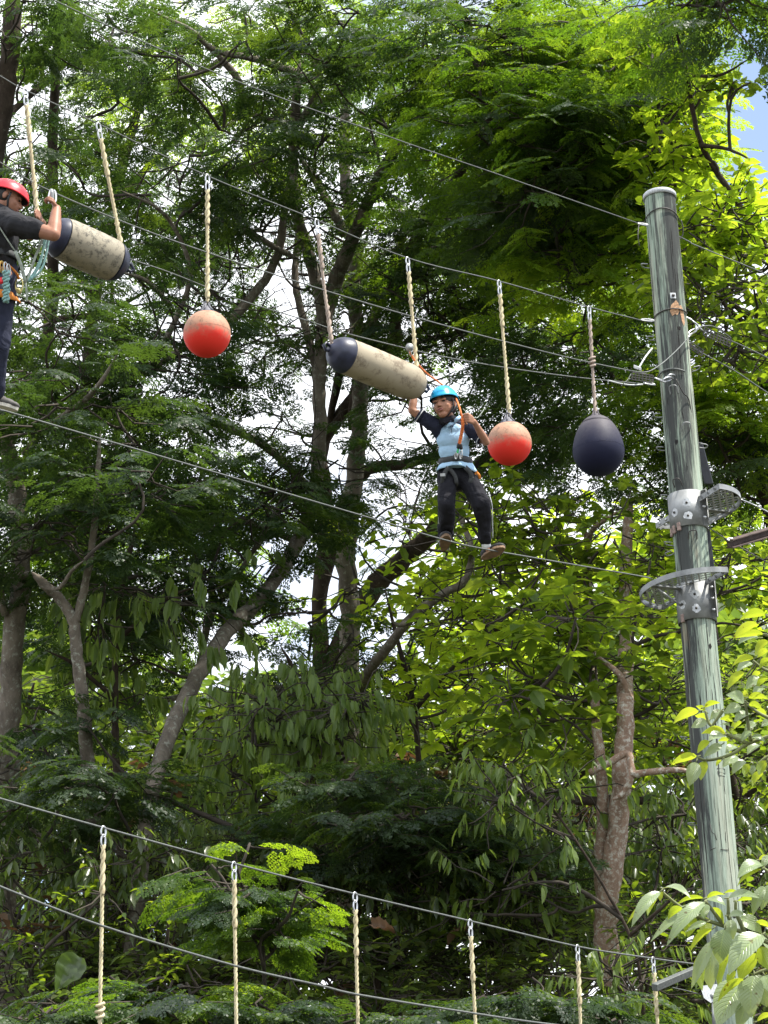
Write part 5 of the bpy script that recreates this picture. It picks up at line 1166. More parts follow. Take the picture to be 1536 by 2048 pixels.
def grow_tree(name, label, cat, limbs, zones, bark, group=None, twigr=0.028, base=None, trunk_name='trunk', pick=0, web=()):
    """limbs: [(pts, r0, r1)] in photo px + depth, the first ones are trunks; zones: dicts of clumps"""
    b0 = base if base else P(*limbs[0][0][0])
    root = empty(name, (b0[0], b0[1], hill(b0[0], b0[1])), label, cat, group)
    nodes = []
    for i, lb in enumerate(limbs):
        b = MB(); pts, r0, r1 = lb[:3]; nodes += limb(b, pts, r0, r1, 12 if r0 > 14 else 8); b.build(trunk_name if i == 0 or (len(lb) > 3 and lb[3]) else 'limb', bark, root)
    tw = Twigs(); sets = {}
    cl = []
    for z in zones:
        for c in clumps_in(z['z'], z['n'], z['d'][0], z['d'][1]): cl.append((P(*c), z))
    pts = [vnp(p) for p, r in nodes]
    if pts:
        for c, z in sorted(cl, key=lambda t: min(np.linalg.norm(np.array(pts) - vnp(t[0]), axis=1))):
            A = np.array(pts); cc = vnp(c); dd = np.linalg.norm(A - cc, axis=1) + np.maximum(0, A[:, 2] - cc[2] + 0.3) * 1.2; i = int(dd.argmin()); l = np.linalg.norm(A[i] - cc)
            if l > 0.15:
                rr = min(0.055, 0.014 + 0.010 * l) * z.get('tw', 1.0)
                new = tw.go(A[i], cc, rr, 0.012, 0.06, 5, 7, 0.09); pts += [vnp(p) for p in new[2:]]
    for (wx, wy, rx, ry, n_) in web:      # bare ramifying branches
        A = np.array(pts); rel = A - vnp(CAM); dd = rel @ vnp(F); X_ = 768 + rel @ vnp(R) / dd * FPX; Y_ = 1024 - rel @ vnp(U) / dd * FPX
        near = np.where((abs(X_ - wx) < rx * 1.2) & (abs(Y_ - wy) < ry * 1.2))[0]
        for k in range(n_):
            if not len(near): break
            i = rng.choice(near); a_ = A[i]; az = rng.uniform(0, 2 * math.pi); l_ = rng.uniform(0.7, 2.2); dv = np.array([math.cos(az), math.sin(az) * 0.5, rng.uniform(0.1, 1.1)]); q_ = a_ + unit(dv) * l_
            nw = tw.go(a_, q_, rng.uniform(0.010, 0.026), 0.005, -0.08, 4, 7, 0.10)
            for j in range(3):
                s_ = vnp(nw[2 + j * 2]); d2 = unit(dv + rng.normal(0, 0.7, 3)); n2 = tw.go(s_, s_ + d2 * rng.uniform(0.4, 1.0), 0.008, 0.003, -0.05, 3, 4, 0.1)
                s3 = vnp(n2[2]); tw.go(s3, s3 + unit(d2 + rng.normal(0, 0.7, 3)) * rng.uniform(0.2, 0.6), 0.005, 0.003, 0, 3, 2, 0.08)
    for c, z in cl:
        m_ = z['m']; LV = sets.setdefault(m_, Leaves()); k = z['k']
        if k in ('fe', 'fl'): feather_clump(LV, tw, c, z.get('r', 1.0) * RS * rng.uniform(0.7, 1.2), max(2, int(z['s'] * DS * z.get('dm', 1.0) * rng.uniform(0.6, 1.4))), z.get('size', 0.32), k, z.get('flat', 0.22))
        else: broad_clump(LV, tw, c, z.get('r', 1.0) * rng.uniform(0.75, 1.2), int(z['s'] * rng.uniform(0.7, 1.3)), z.get('size', 0.17), k, z.get('droop', 0.0), z.get('flat', 0.6), z.get('per', 6))
    if tw.b.v: tag(tw.b.build('twigs', M['twig'], root), kind='stuff')
    tot = len(sets)
    for m_, LV in sets.items(): LV.build(root, M[m_], 'crown', pick=pick if m_ in ('broad_bright', 'broad_mid', 'lance', 'broad_near') else 0)
    return root
def Z(x, y, rx, ry, n, d0, d1, k, m, s, **kw): return dict(z=(x, y, rx, ry), n=n, d=(d0, d1), k=k, m=m, s=s, **kw)
def g0(px, py, d):      # straight down to the ground below a photo point
    p = P(px, py, d); return p

FD, FM, FB = 'feather_dark', 'feather_mid', 'feather_bright'
rng = np.random.default_rng(11)
# the big central tree: leaning trunk, forks, dark feathery crown
grow_tree('rain_tree', 'huge central tree with a grey trunk leaning right and forking behind the tan fender', 'tree', [
    ([(250, 2060, 25), (282, 1740, 25.2), (300, 1600, 25.6), (335, 1480, 26.2), (385, 1370, 27.2), (450, 1270, 28.4), (530, 1185, 29.8), (595, 1085, 31.2), (628, 990, 32), (640, 860, 32), (638, 760, 32), (645, 660, 32), (640, 600, 32), (615, 500, 32), (592, 420, 31.7), (585, 330, 31.5), (590, 230, 31), (600, 120, 31)], 18, 10),
    ([(645, 650, 32), (668, 570, 32), (700, 490, 31.5), (735, 410, 31), (770, 330, 30.5), (830, 250, 30), (900, 190, 29.5)], 17, 8),
    ([(690, 470, 31.8), (660, 410, 31.8), (630, 360, 32), (590, 300, 32)], 10, 6),
    ([(640, 760, 32), (610, 650, 32.3), (590, 560, 32.5), (595, 480, 32.6), (600, 400, 32.6)], 9, 5),
    ([(430, 680, 31), (480, 620, 31.2), (530, 560, 31.5), (560, 490, 31.5), (572, 400, 31.5), (590, 340, 31.5)], 11, 8),
    ([(430, 680, 31), (360, 700, 30.8), (300, 740, 30.5), (220, 760, 30)], 9, 4),
    ([(300, 740, 30.5), (350, 640, 30.3), (380, 540, 30), (330, 430, 29.6), (240, 380, 29)], 7, 3),
    ([(340, 610, 30), (290, 560, 29.5), (220, 540, 29)], 6, 3), ([(380, 430, 31), (470, 450, 31.2), (560, 500, 31.4), (600, 520, 31.6)], 6, 6),
    ([(600, 150, 31), (520, 120, 30.5), (430, 100, 30), (380, 60, 29.6), (300, 20, 29)], 9, 4), ([(490, 230, 30.6), (470, 150, 30.4), (380, 60, 30)], 9, 6), ([(590, 250, 31), (540, 240, 30.8), (490, 230, 30.6), (440, 260, 30)], 7, 3),
    ([(600, 250, 31), (640, 160, 30.8), (600, 80, 30.5), (580, 20, 30)], 8, 4), ([(600, 240, 31), (700, 160, 30.5), (730, 60, 30)], 7, 3),
    ([(400, 1330, 31.4), (420, 1240, 31), (470, 1160, 30.6), (520, 1080, 30.2), (560, 1000, 30)], 8, 4),
    ([(640, 1000, 31.8), (540, 900, 31), (440, 850, 30.5), (350, 830, 30), (250, 790, 29.5)], 10, 4), ([(600, 1085, 31.8), (470, 1040, 31), (350, 1070, 30.4), (260, 1110, 30)], 8, 3), ([(380, 1390, 31.4), (320, 1400, 31), (280, 1390, 30.6), (220, 1420, 30)], 7, 3)],
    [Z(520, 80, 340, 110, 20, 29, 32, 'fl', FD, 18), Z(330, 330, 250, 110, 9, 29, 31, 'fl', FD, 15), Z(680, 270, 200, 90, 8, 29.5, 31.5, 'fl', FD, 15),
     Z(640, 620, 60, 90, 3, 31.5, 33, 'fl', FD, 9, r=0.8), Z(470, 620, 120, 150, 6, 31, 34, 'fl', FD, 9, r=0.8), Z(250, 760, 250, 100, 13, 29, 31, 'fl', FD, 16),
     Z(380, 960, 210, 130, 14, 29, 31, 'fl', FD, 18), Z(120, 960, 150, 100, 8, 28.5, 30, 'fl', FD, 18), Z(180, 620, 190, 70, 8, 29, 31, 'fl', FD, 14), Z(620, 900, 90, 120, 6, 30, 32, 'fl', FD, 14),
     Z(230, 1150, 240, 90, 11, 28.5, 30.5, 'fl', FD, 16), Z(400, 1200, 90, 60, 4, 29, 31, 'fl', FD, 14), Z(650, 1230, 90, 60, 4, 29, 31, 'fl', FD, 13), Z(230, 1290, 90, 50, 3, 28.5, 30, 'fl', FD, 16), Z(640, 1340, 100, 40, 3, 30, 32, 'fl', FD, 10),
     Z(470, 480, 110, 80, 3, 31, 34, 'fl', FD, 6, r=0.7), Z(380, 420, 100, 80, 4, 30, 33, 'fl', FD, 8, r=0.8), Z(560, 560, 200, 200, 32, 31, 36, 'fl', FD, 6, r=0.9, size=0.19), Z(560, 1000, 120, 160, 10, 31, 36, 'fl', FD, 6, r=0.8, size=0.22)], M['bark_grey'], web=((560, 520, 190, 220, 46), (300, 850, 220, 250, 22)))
# grey trunks beside it
grow_tree('rain_tree', 'tall pale grey upright trunk right of the leaning trunk, rising behind the tan fender', 'tree', [
    ([(690, 2060, 33.5), (695, 1700, 33.5), (698, 1500, 33.5), (694, 1380, 33.5), (702, 1250, 33.5), (692, 1110, 33.5), (706, 980, 33.5), (716, 880, 33.5), (722, 790, 33.5), (718, 690, 33.5), (708, 590, 33.3), (706, 480, 33.2), (690, 350, 33), (690, 240, 33), (700, 100, 32.6)], 26, 9),
    ([(722, 720, 33.5), (745, 640, 33.2), (775, 570, 33), (800, 490, 32.5), (830, 400, 32)], 13, 7), ([(716, 640, 33.4), (690, 590, 33.3), (680, 540, 33.2)], 9, 6),
    ([(718, 760, 33.4), (770, 710, 33), (850, 680, 32.5), (950, 660, 32)], 8, 4),
    ([(697, 1490, 33.4), (700, 1420, 31.5), (722, 1365, 29.6), (765, 1308, 28.4), (822, 1236, 28.0), (878, 1192, 28.0), (930, 1160, 28.0), (943, 1100, 28.2), (926, 1045, 28.4), (920, 990, 28.6)], 13, 5), ([(822, 1236, 28.0), (800, 1250, 27.9), (780, 1240, 27.8)], 6, 3)],
    [Z(840, 470, 190, 120, 13, 31, 34, 'fl', FD, 19), Z(960, 640, 130, 60, 5, 31, 33, 'fl', FD, 14), Z(850, 560, 90, 60, 4, 31, 33, 'fl', FD, 14), Z(800, 720, 110, 120, 12, 32, 36, 'fl', FD, 6, r=0.8, size=0.19)], M['bark_grey'], web=((740, 600, 120, 220, 24),))
grow_tree('rain_tree', 'dark rough tree with limbs rising right behind the boy and a fork under his feet', 'tree', [
    ([(600, 1900, 34.5), (620, 1600, 34.5), (655, 1400, 34.5), (690, 1270, 34.5), (745, 1175, 34.2), (800, 1125, 34), (855, 1075, 33.8), (905, 1015, 33.5), (960, 930, 33.2), (1010, 900, 33), (1080, 870, 32.6), (1150, 830, 32)], 28, 9),
    ([(640, 1180, 34.5), (668, 1080, 34.5), (690, 1000, 34.4), (735, 940, 34), (800, 930, 33.6), (870, 915, 33.2), (960, 905, 33)], 16, 8),
    ([(640, 1560, 34.5), (640, 1200, 34.5), (648, 1100, 34.5), (650, 980, 34.5), (650, 880, 34.3), (780, 700, 33.5), (790, 640, 33.2), (800, 560, 33), (850, 440, 32), (930, 330, 31), (960, 220, 30.5), (975, 120, 30)], 17, 8),
    
    ([(830, 1230, 33), (850, 1280, 32.6), (920, 1300, 32), (1000, 1290, 31.4), (1060, 1310, 31)], 6, 3), ([(740, 690, 33.6), (720, 760, 33.8), (700, 860, 34)], 14, 16), ([(740, 690, 33.6), (790, 700, 33), (870, 640, 32.6), (960, 600, 32), (1060, 590, 31.4)], 9, 5), ([(760, 650, 33.5), (700, 680, 33.6), (650, 880, 34.2)], 9, 12)],
    [Z(1010, 560, 180, 110, 10, 29.5, 32.5, 'fl', FM, 15), Z(1130, 690, 120, 80, 8, 29.5, 32, 'fl', FD, 18), Z(1110, 860, 150, 70, 8, 30, 32.5, 'fl', FD, 15), Z(800, 760, 70, 80, 3, 32, 34, 'fl', FD, 9), Z(1030, 790, 80, 60, 3, 30, 32, 'fl', FD, 12), Z(1000, 420, 150, 100, 8, 30, 32, 'fl', FD, 16), Z(900, 1060, 130, 80, 8, 33, 37, 'fl', FD, 7, r=0.8, size=0.2)], M['bark_dark'], web=((850, 1000, 160, 160, 22),))
# feathery tree of the upper right with bright outer leaves
grow_tree('rain_tree', 'bright feathery tree filling the upper right behind the pole top with layered fans of leaves', 'tree', [
    ([(1420, 1300, 30), (1380, 1000, 30), (1330, 700, 29.5), (1290, 500, 29), (1230, 350, 28.5), (1180, 200, 28), (1120, 60, 27.6)], 22, 7),
    ([(1300, 540, 29), (1200, 480, 28.6), (1100, 440, 28.2), (1000, 400, 28)], 9, 4), ([(1240, 380, 28.5), (1130, 300, 28), (1010, 230, 27.6), (930, 180, 27.2)], 9, 4), ([(1190, 220, 28), (1080, 120, 27.6), (980, 60, 27.2)], 8, 4)],
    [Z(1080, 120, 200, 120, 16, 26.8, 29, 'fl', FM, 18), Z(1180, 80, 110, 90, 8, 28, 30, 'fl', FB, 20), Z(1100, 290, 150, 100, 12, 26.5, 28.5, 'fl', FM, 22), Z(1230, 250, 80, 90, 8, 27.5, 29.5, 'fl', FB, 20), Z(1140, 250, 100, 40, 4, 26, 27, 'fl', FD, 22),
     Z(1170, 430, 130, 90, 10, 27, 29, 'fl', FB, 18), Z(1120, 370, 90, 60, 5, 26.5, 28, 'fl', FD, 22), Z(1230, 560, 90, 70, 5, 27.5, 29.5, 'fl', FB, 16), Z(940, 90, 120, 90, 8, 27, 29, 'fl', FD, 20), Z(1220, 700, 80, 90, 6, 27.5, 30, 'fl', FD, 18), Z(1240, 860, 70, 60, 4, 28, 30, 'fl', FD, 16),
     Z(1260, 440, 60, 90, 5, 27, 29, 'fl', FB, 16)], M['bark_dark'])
grow_tree('rain_tree', 'sunlit yellow-green tree far behind, showing through the dark crowns at the top left', 'tree', [
    ([(150, 1200, 41), (160, 900, 41), (190, 600, 40.5), (230, 400, 40), (280, 200, 39.5), (300, 60, 39)], 14, 6), ([(230, 400, 40), (380, 260, 39.5), (520, 200, 39)], 8, 4), ([(190, 600, 40.5), (90, 450, 40), (40, 300, 39.5)], 8, 4), ([(280, 200, 39.5), (600, 60, 39), (850, 40, 38.5)], 8, 4)],
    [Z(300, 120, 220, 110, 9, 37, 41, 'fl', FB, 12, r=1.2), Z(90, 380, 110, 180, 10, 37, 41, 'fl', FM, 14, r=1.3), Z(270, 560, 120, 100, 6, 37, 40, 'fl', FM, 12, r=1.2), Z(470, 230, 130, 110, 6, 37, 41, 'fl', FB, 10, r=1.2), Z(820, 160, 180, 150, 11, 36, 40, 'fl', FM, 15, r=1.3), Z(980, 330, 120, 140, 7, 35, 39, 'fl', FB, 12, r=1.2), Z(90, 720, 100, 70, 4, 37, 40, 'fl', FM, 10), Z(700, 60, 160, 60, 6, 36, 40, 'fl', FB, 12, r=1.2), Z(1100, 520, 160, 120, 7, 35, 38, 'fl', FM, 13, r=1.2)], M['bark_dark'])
# left edge trees
grow_tree('rain_tree', 'thick pale mottled trunk at the left edge, standing below the man\'s shoe', 'tree', [
    ([(0, 2060, 27.5), (10, 1700, 27.5), (18, 1480, 27.5), (24, 1300, 27.5), (42, 1150, 27.5), (36, 1020, 27.5), (26, 940, 27.4), (10, 880, 27.2), (-20, 780, 27), (-40, 640, 27)], 26, 13),
    ([(50, 905, 27.4), (80, 870, 27), (130, 830, 26.6), (190, 780, 26.2), (240, 700, 26)], 9, 4), ([(58, 1150, 27.4), (20, 1152, 27), (-40, 1140, 26.6)], 8, 6), ([(10, 1230, 27.4), (0, 1180, 27.3), (-30, 1130, 27)], 8, 6)],
    [Z(90, 800, 110, 70, 5, 26, 28, 'fl', FD, 15), Z(60, 1060, 110, 60, 5, 25.5, 27, 'fl', FD, 17), Z(60, 640, 80, 60, 4, 26, 28, 'fl', FD, 14)], M['bark_grey'])
grow_tree('slender_tree', 'thin crooked grey trunk right of the mottled left-edge trunk', 'tree', [
    ([(170, 2060, 26), (185, 1740, 26), (188, 1660, 26), (180, 1560, 26), (170, 1460, 26), (163, 1380, 26), (152, 1290, 26), (146, 1240, 26), (120, 1200, 26), (90, 1170, 25.9), (64, 1145, 25.8)], 17, 9),
    ([(150, 1245, 26), (165, 1190, 26), (180, 1120, 26), (190, 1040, 26), (195, 960, 26), (200, 860, 26)], 9, 5), ([(90, 1175, 25.9), (120, 1175, 25.6), (145, 1140, 25.4), (170, 1120, 25.2)], 5, 3),
    ([(60, 1655, 25.6), (110, 1690, 25.6), (160, 1697, 25.7), (200, 1690, 25.8), (250, 1712, 25.6), (275, 1712, 25.4)], 5, 3)],
    [Z(200, 1010, 140, 90, 7, 25, 27, 'fl', FD, 16, r=0.9), Z(100, 1580, 130, 60, 5, 24.5, 26, 'fl', FD, 18, r=0.9), Z(220, 860, 90, 60, 3, 25, 27, 'fl', FD, 12)], M['bark_grey'], pick=0)
grow_tree('rain_tree', 'narrow dark trunk in the upper left corner above the man\'s helmet', 'tree', [
    ([(90, 700, 34.5), (105, 600, 34.5), (107, 450, 34.5), (106, 380, 34.5), (104, 300, 34.4), (108, 220, 34.3), (112, 120, 34.2), (120, 20, 34), (125, -60, 34)], 13, 8), ([(104, 385, 34.4), (95, 392, 34.2), (84, 380, 34)], 6, 3), ([(98, 160, 34.2), (60, 190, 33.8), (20, 230, 33.4), (-30, 300, 33)], 8, 5),
    ([(110, 560, 34.4), (190, 500, 34), (250, 420, 33.6), (300, 330, 33.4)], 6, 3), ([(110, 640, 34.4), (220, 620, 34), (330, 560, 33.6)], 7, 3)],
    [Z(90, 90, 150, 90, 8, 32.5, 35, 'fl', FD, 18), Z(200, 250, 150, 80, 6, 33, 35, 'fl', FD, 15), Z(250, 480, 170, 90, 8, 32, 35, 'fl', FD, 15), Z(40, 470, 60, 90, 3, 32.5, 34, 'fl', FD, 12), Z(30, 260, 60, 90, 4, 32.5, 34, 'fl', FD, 15)], M['bark_dark'])
grow_tree('rain_tree', 'dark leaning trunk cut off by the top left corner of the frame', 'tree', [([(-40, 520, 30), (-10, 300, 30), (12, 180, 30), (24, 60, 30), (30, -60, 30)], 22, 18)], [Z(40, 40, 80, 60, 4, 28.5, 30.5, 'fl', FD, 18)], M['bark_dark'])
# broad-leaved trees at the right
BB, BM_, BD = 'broad_bright', 'broad_mid', 'broad_dark'
grow_tree('broadleaf_tree', 'large-leaved bright green tree at the upper right edge, reaching over the blue patch of sky', 'tree', [
    ([(1640, 1500, 26), (1620, 1000, 26), (1590, 700, 25.8), (1540, 520, 25.5), (1470, 400, 25.2), (1400, 280, 25), (1370, 130, 24.8), (1340, 20, 24.6)], 11, 3), ([(1590, 700, 25.8), (1480, 640, 25.2), (1420, 560, 24.8)], 8, 4), ([(1590, 720, 25.8), (1440, 580, 25), (1400, 500, 24.6)], 7, 3), ([(1370, 150, 24.8), (1440, 150, 24.6), (1510, 110, 24.4)], 4, 2), ([(1400, 290, 25), (1460, 300, 24.8), (1520, 330, 24.6)], 5, 2), ([(1600, 760, 25.8), (1520, 760, 25.4), (1450, 720, 25)], 6, 3)],
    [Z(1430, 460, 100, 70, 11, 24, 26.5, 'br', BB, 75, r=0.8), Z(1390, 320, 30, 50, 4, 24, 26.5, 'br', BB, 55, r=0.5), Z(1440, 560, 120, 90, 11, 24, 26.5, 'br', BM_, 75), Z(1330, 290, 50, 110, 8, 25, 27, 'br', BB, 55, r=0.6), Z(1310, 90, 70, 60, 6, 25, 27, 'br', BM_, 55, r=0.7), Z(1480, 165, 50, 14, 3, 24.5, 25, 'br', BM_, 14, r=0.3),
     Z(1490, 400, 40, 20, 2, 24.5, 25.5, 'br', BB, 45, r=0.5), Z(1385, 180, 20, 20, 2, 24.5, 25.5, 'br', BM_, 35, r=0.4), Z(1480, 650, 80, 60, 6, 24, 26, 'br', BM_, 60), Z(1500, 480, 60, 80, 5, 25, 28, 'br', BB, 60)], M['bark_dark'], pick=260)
grow_tree('rain_tree', 'feathery foliage in the top right corner, dark against white cloud', 'tree', [([(1760, 200, 24), (1660, 40, 24), (1560, -40, 23.8), (1460, -60, 23.6), (1380, -90, 23.5)], 8, 4)], [Z(1460, 0, 80, 20, 5, 23, 24.5, 'fl', FD, 13, r=0.5), Z(1370, 10, 60, 30, 3, 23.5, 25, 'fl', FM, 14, r=0.6)], M['bark_dark'])
grow_tree('rain_tree', 'feathery yellow-green tree behind the pole between the guard plates and the beam', 'tree', [([(1640, 1500, 29), (1560, 1150, 29), (1520, 950, 28.6), (1480, 820, 28.2), (1440, 740, 28)], 13, 6), ([(1530, 1000, 28.8), (1450, 920, 28.4)], 7, 4)],
    [Z(1460, 740, 90, 50, 6, 27, 28.5, 'fl', FB, 18, r=0.9), Z(1500, 800, 60, 60, 5, 27, 28.5, 'fl', FB, 18, r=0.9), Z(1480, 880, 80, 60, 5, 27.5, 29, 'fl', FD, 20), Z(1400, 810, 60, 60, 4, 27, 28.5, 'fl', FM, 16), Z(1510, 960, 50, 80, 4, 28, 30, 'fl', FM, 16), Z(1430, 960, 60, 50, 3, 28, 30, 'fl', FD, 16)], M['bark_dark'])
grow_tree('broadleaf_tree', 'pink-barked split trunk left of the pole foot with big yellow-green leaves around it', 'tree', [
    ([(1240, 2060, 23.8), (1225, 1950, 23.8), (1212, 1850, 23.8), (1226, 1730, 23.8), (1240, 1600, 23.8), (1248, 1480, 23.9), (1250, 1380, 24.4), (1254, 1250, 26.8), (1252, 1150, 27.0), (1255, 1060, 27.2), (1262, 1000, 28.0)], 28, 9),
    ([(1205, 1850, 23.9), (1203, 1720, 23.9), (1206, 1640, 23.9), (1202, 1540, 23.9), (1192, 1430, 24.1), (1185, 1330, 25.3), (1180, 1220, 27.2), (1175, 1100, 27.4), (1168, 1050, 27.8)], 15, 5),
    ([(1180, 1545, 23.6), (1220, 1525, 23.5), (1255, 1508, 23.5), (1262, 1550, 23.4), (1248, 1585, 23.4), (1225, 1600, 23.4)], 8, 7), ([(1255, 1390, 24.2), (1240, 1350, 24.2), (1190, 1310, 24.5), (1150, 1270, 24.7), (1080, 1230, 25.6)], 7, 3), ([(1262, 1550, 23.4), (1340, 1540, 23.3), (1400, 1545, 23.3)], 8, 5),
    ([(1175, 1100, 27.4), (1185, 1060, 27.0), (1240, 1020, 26.6)], 7, 4)],
    [Z(1100, 1330, 150, 110, 11, 23.5, 26, 'br', BM_, 60, size=0.26), Z(1010, 1240, 130, 80, 9, 25.5, 28, 'br', BB, 60, size=0.19), Z(1200, 1130, 130, 90, 8, 25.6, 28, 'br', BM_, 60, size=0.2), Z(1060, 1080, 130, 70, 7, 25.5, 28, 'br', BM_, 60, size=0.19), Z(960, 1010, 110, 60, 5, 26, 29, 'br', BM_, 45, size=0.18),
     Z(1320, 1180, 60, 100, 5, 25, 27, 'br', BB, 60, size=0.2), Z(1230, 1440, 120, 50, 5, 26.2, 28, 'br', BM_, 60, size=0.21), Z(1310, 1360, 60, 90, 5, 25, 27, 'br', BM_, 55, size=0.2), Z(1480, 1170, 70, 100, 6, 24, 26, 'br', BM_, 60, size=0.19)], M['bark_red'], pick=300)
grow_tree('broadleaf_tree', 'young tree with glowing yellow-green leaves below and left of the boy\'s feet', 'tree', [
    ([(860, 1900, 29.5), (850, 1700, 29.5), (836, 1500, 29.5), (826, 1400, 29.4), (800, 1300, 29.2), (770, 1180, 29)], 7, 4), ([(830, 1420, 29.4), (900, 1340, 29.2), (960, 1300, 29), (1010, 1230, 29)], 5, 3), ([(826, 1400, 29.4), (760, 1350, 29.2), (720, 1330, 29)], 4, 2)],
    [Z(860, 1370, 160, 55, 9, 28.5, 30.5, 'br', BB, 55, size=0.22), Z(800, 1180, 110, 80, 6, 30, 33, 'br', BB, 42, size=0.2), Z(900, 1210, 90, 70, 5, 29, 31, 'br', BB, 45, size=0.2), Z(740, 1060, 70, 60, 3, 31, 34, 'br', BB, 28, size=0.2), Z(1040, 1160, 90, 50, 4, 30, 33, 'br', BB, 45, size=0.2), Z(880, 1000, 90, 50, 3, 31, 34, 'br', BB, 26, size=0.2), Z(1000, 1400, 120, 60, 5, 30, 33, 'br', BB, 50, size=0.2)], M['bark_dark'], pick=240)
# drooping lance-leaved trees
grow_tree('droop_leaf_tree', 'tree hung with long pale drooping leaves just below the central sky gap', 'tree', [
    ([(560, 2060, 27), (575, 1800, 27), (590, 1600, 27), (600, 1450, 27), (590, 1350, 27), (560, 1290, 26.8)], 9, 4), ([(598, 1450, 27), (660, 1380, 26.6), (720, 1360, 26.4)], 5, 3), ([(592, 1500, 27), (520, 1440, 26.6), (460, 1420, 26.2)], 5, 3)],
    [Z(640, 1420, 120, 70, 10, 25.5, 27.5, 'la', 'lance', 100, size=0.21, droop=0.8, r=0.8), Z(530, 1500, 110, 60, 6, 25.5, 27.5, 'la', 'lance', 75, size=0.21, droop=0.8, r=0.8), Z(680, 1500, 60, 60, 4, 25.5, 27, 'la', 'lance', 75, size=0.21, droop=0.8, r=0.7), Z(480, 1450, 50, 50, 3, 26, 28, 'la', 'lance', 36, size=0.27, droop=0.8), Z(560, 1620, 110, 50, 3, 25.5, 27, 'la', 'lance', 32, size=0.27, droop=0.8)], M['bark_dark'], pick=300)
grow_tree('droop_leaf_tree', 'slim tree with hanging narrow leaves between the two left trunks', 'tree', [
    ([(250, 2060, 28), (240, 1700, 28), (230, 1450, 28), (235, 1250, 28), (260, 1100, 28), (300, 980, 28)], 9, 4), ([(235, 1280, 28), (330, 1200, 27.6), (400, 1170, 27.4)], 5, 3), ([(232, 1400, 28), (150, 1330, 27.6), (90, 1300, 27.4)], 5, 3)],
    [Z(260, 1220, 170, 60, 8, 26.5, 29, 'la', 'lance', 36, size=0.27, droop=0.8), Z(110, 1420, 70, 90, 6, 28, 30, 'la', 'lance', 42, size=0.27, droop=0.8), Z(250, 1420, 40, 50, 2, 27, 29, 'la', 'lance', 32, size=0.26, droop=0.8), Z(430, 1180, 80, 60, 4, 29, 31, 'la', 'lance', 30, size=0.26, droop=0.8), Z(210, 900, 120, 80, 4, 30, 33, 'la', 'lance', 30, size=0.26, droop=0.8), Z(230, 1620, 60, 60, 3, 26, 28, 'la', 'lance', 26, size=0.26, droop=0.8)], M['bark_dark'], pick=220)
grow_tree('droop_leaf_tree', 'drooping-leaved sapling crossing in front of the pink-barked trunk foot', 'tree', [
    ([(1290, 2060, 23), (1270, 1900, 23), (1200, 1760, 23), (1130, 1650, 23), (1060, 1560, 23)], 4, 2), ([(1260, 1870, 23), (1340, 1800, 22.8), (1380, 1740, 22.6)], 4, 2)],
    [Z(1050, 1570, 90, 50, 6, 22.5, 24, 'la', 'lance', 60, size=0.18, droop=0.5), Z(1240, 1950, 90, 40, 5, 22, 23.5, 'la', 'lance', 44, size=0.18, droop=0.6), Z(1050, 1750, 90, 60, 6, 23, 25, 'la', 'lance', 44, size=0.18, droop=0.6), Z(980, 1830, 90, 60, 3, 23, 25, 'la', 'lance', 28, size=0.24, droop=0.7), Z(1350, 1800, 40, 90, 3, 26.5, 27.5, 'la', 'lance', 44, size=0.18, droop=0.6), Z(1350, 1620, 50, 80, 3, 25.5, 27, 'la', 'lance', 30, size=0.22, droop=0.7)], M['bark_dark'], pick=200)
# cut log hanging in the branches
lg = empty('cut_branch', P(900, 1612, 27), 'sawn-off horizontal limb with a pale yellow cut end above the fourth bare rope', 'branch')
b = MB(); limb(b, [(898, 1612, 27), (960, 1606, 27), (1030, 1590, 27), (1120, 1600, 27), (1210, 1602, 27), (1300, 1600, 26.6)], 12, 8, 12, taper=False); b.build('bark', M['bark_dark'], lg)
b = MB(); b.ball(P(897, 1612, 26.99), (P(920, 1612, 27) - P(880, 1612, 27)), F, U, 0.02, 0.068, 0.068, 12, 6); b.build('cut_end', simple('fresh_cut', (0.55, 0.42, 0.10), 0.8), lg)
# understory
grow_tree('feathery_sapling', 'fresh bright green feathery sapling just above the lowest cable at lower left of centre', 'sapling', [
    ([(540, 2200, 20.5), (530, 1980, 20.5), (520, 1860, 20.4), (480, 1760, 20.2), (470, 1690, 20)], 5, 2), ([(525, 1880, 20.4), (600, 1820, 20.2), (660, 1780, 20)], 3, 1.5), ([(523, 1880, 20.4), (440, 1840, 20.3), (390, 1820, 20.2)], 3, 1.5)],
    [Z(510, 1800, 70, 30, 5, 19.8, 21, 'fe', FD, 13, r=0.3, size=0.2), Z(500, 1790, 70, 30, 2, 19.8, 21, 'fe', FM, 11, r=0.3, size=0.2), Z(590, 1790, 50, 20, 1, 19.6, 20, 'fe', FB, 8, r=0.3, size=0.2), Z(530, 1850, 60, 20, 4, 19.8, 21, 'fe', FM, 15, r=0.3, size=0.2), Z(400, 1730, 30, 20, 2, 20, 21, 'fe', FM, 10, r=0.3, size=0.24), Z(485, 1690, 20, 14, 1, 20, 20.6, 'fe', FB, 8, r=0.25, size=0.22)], M['twig'])
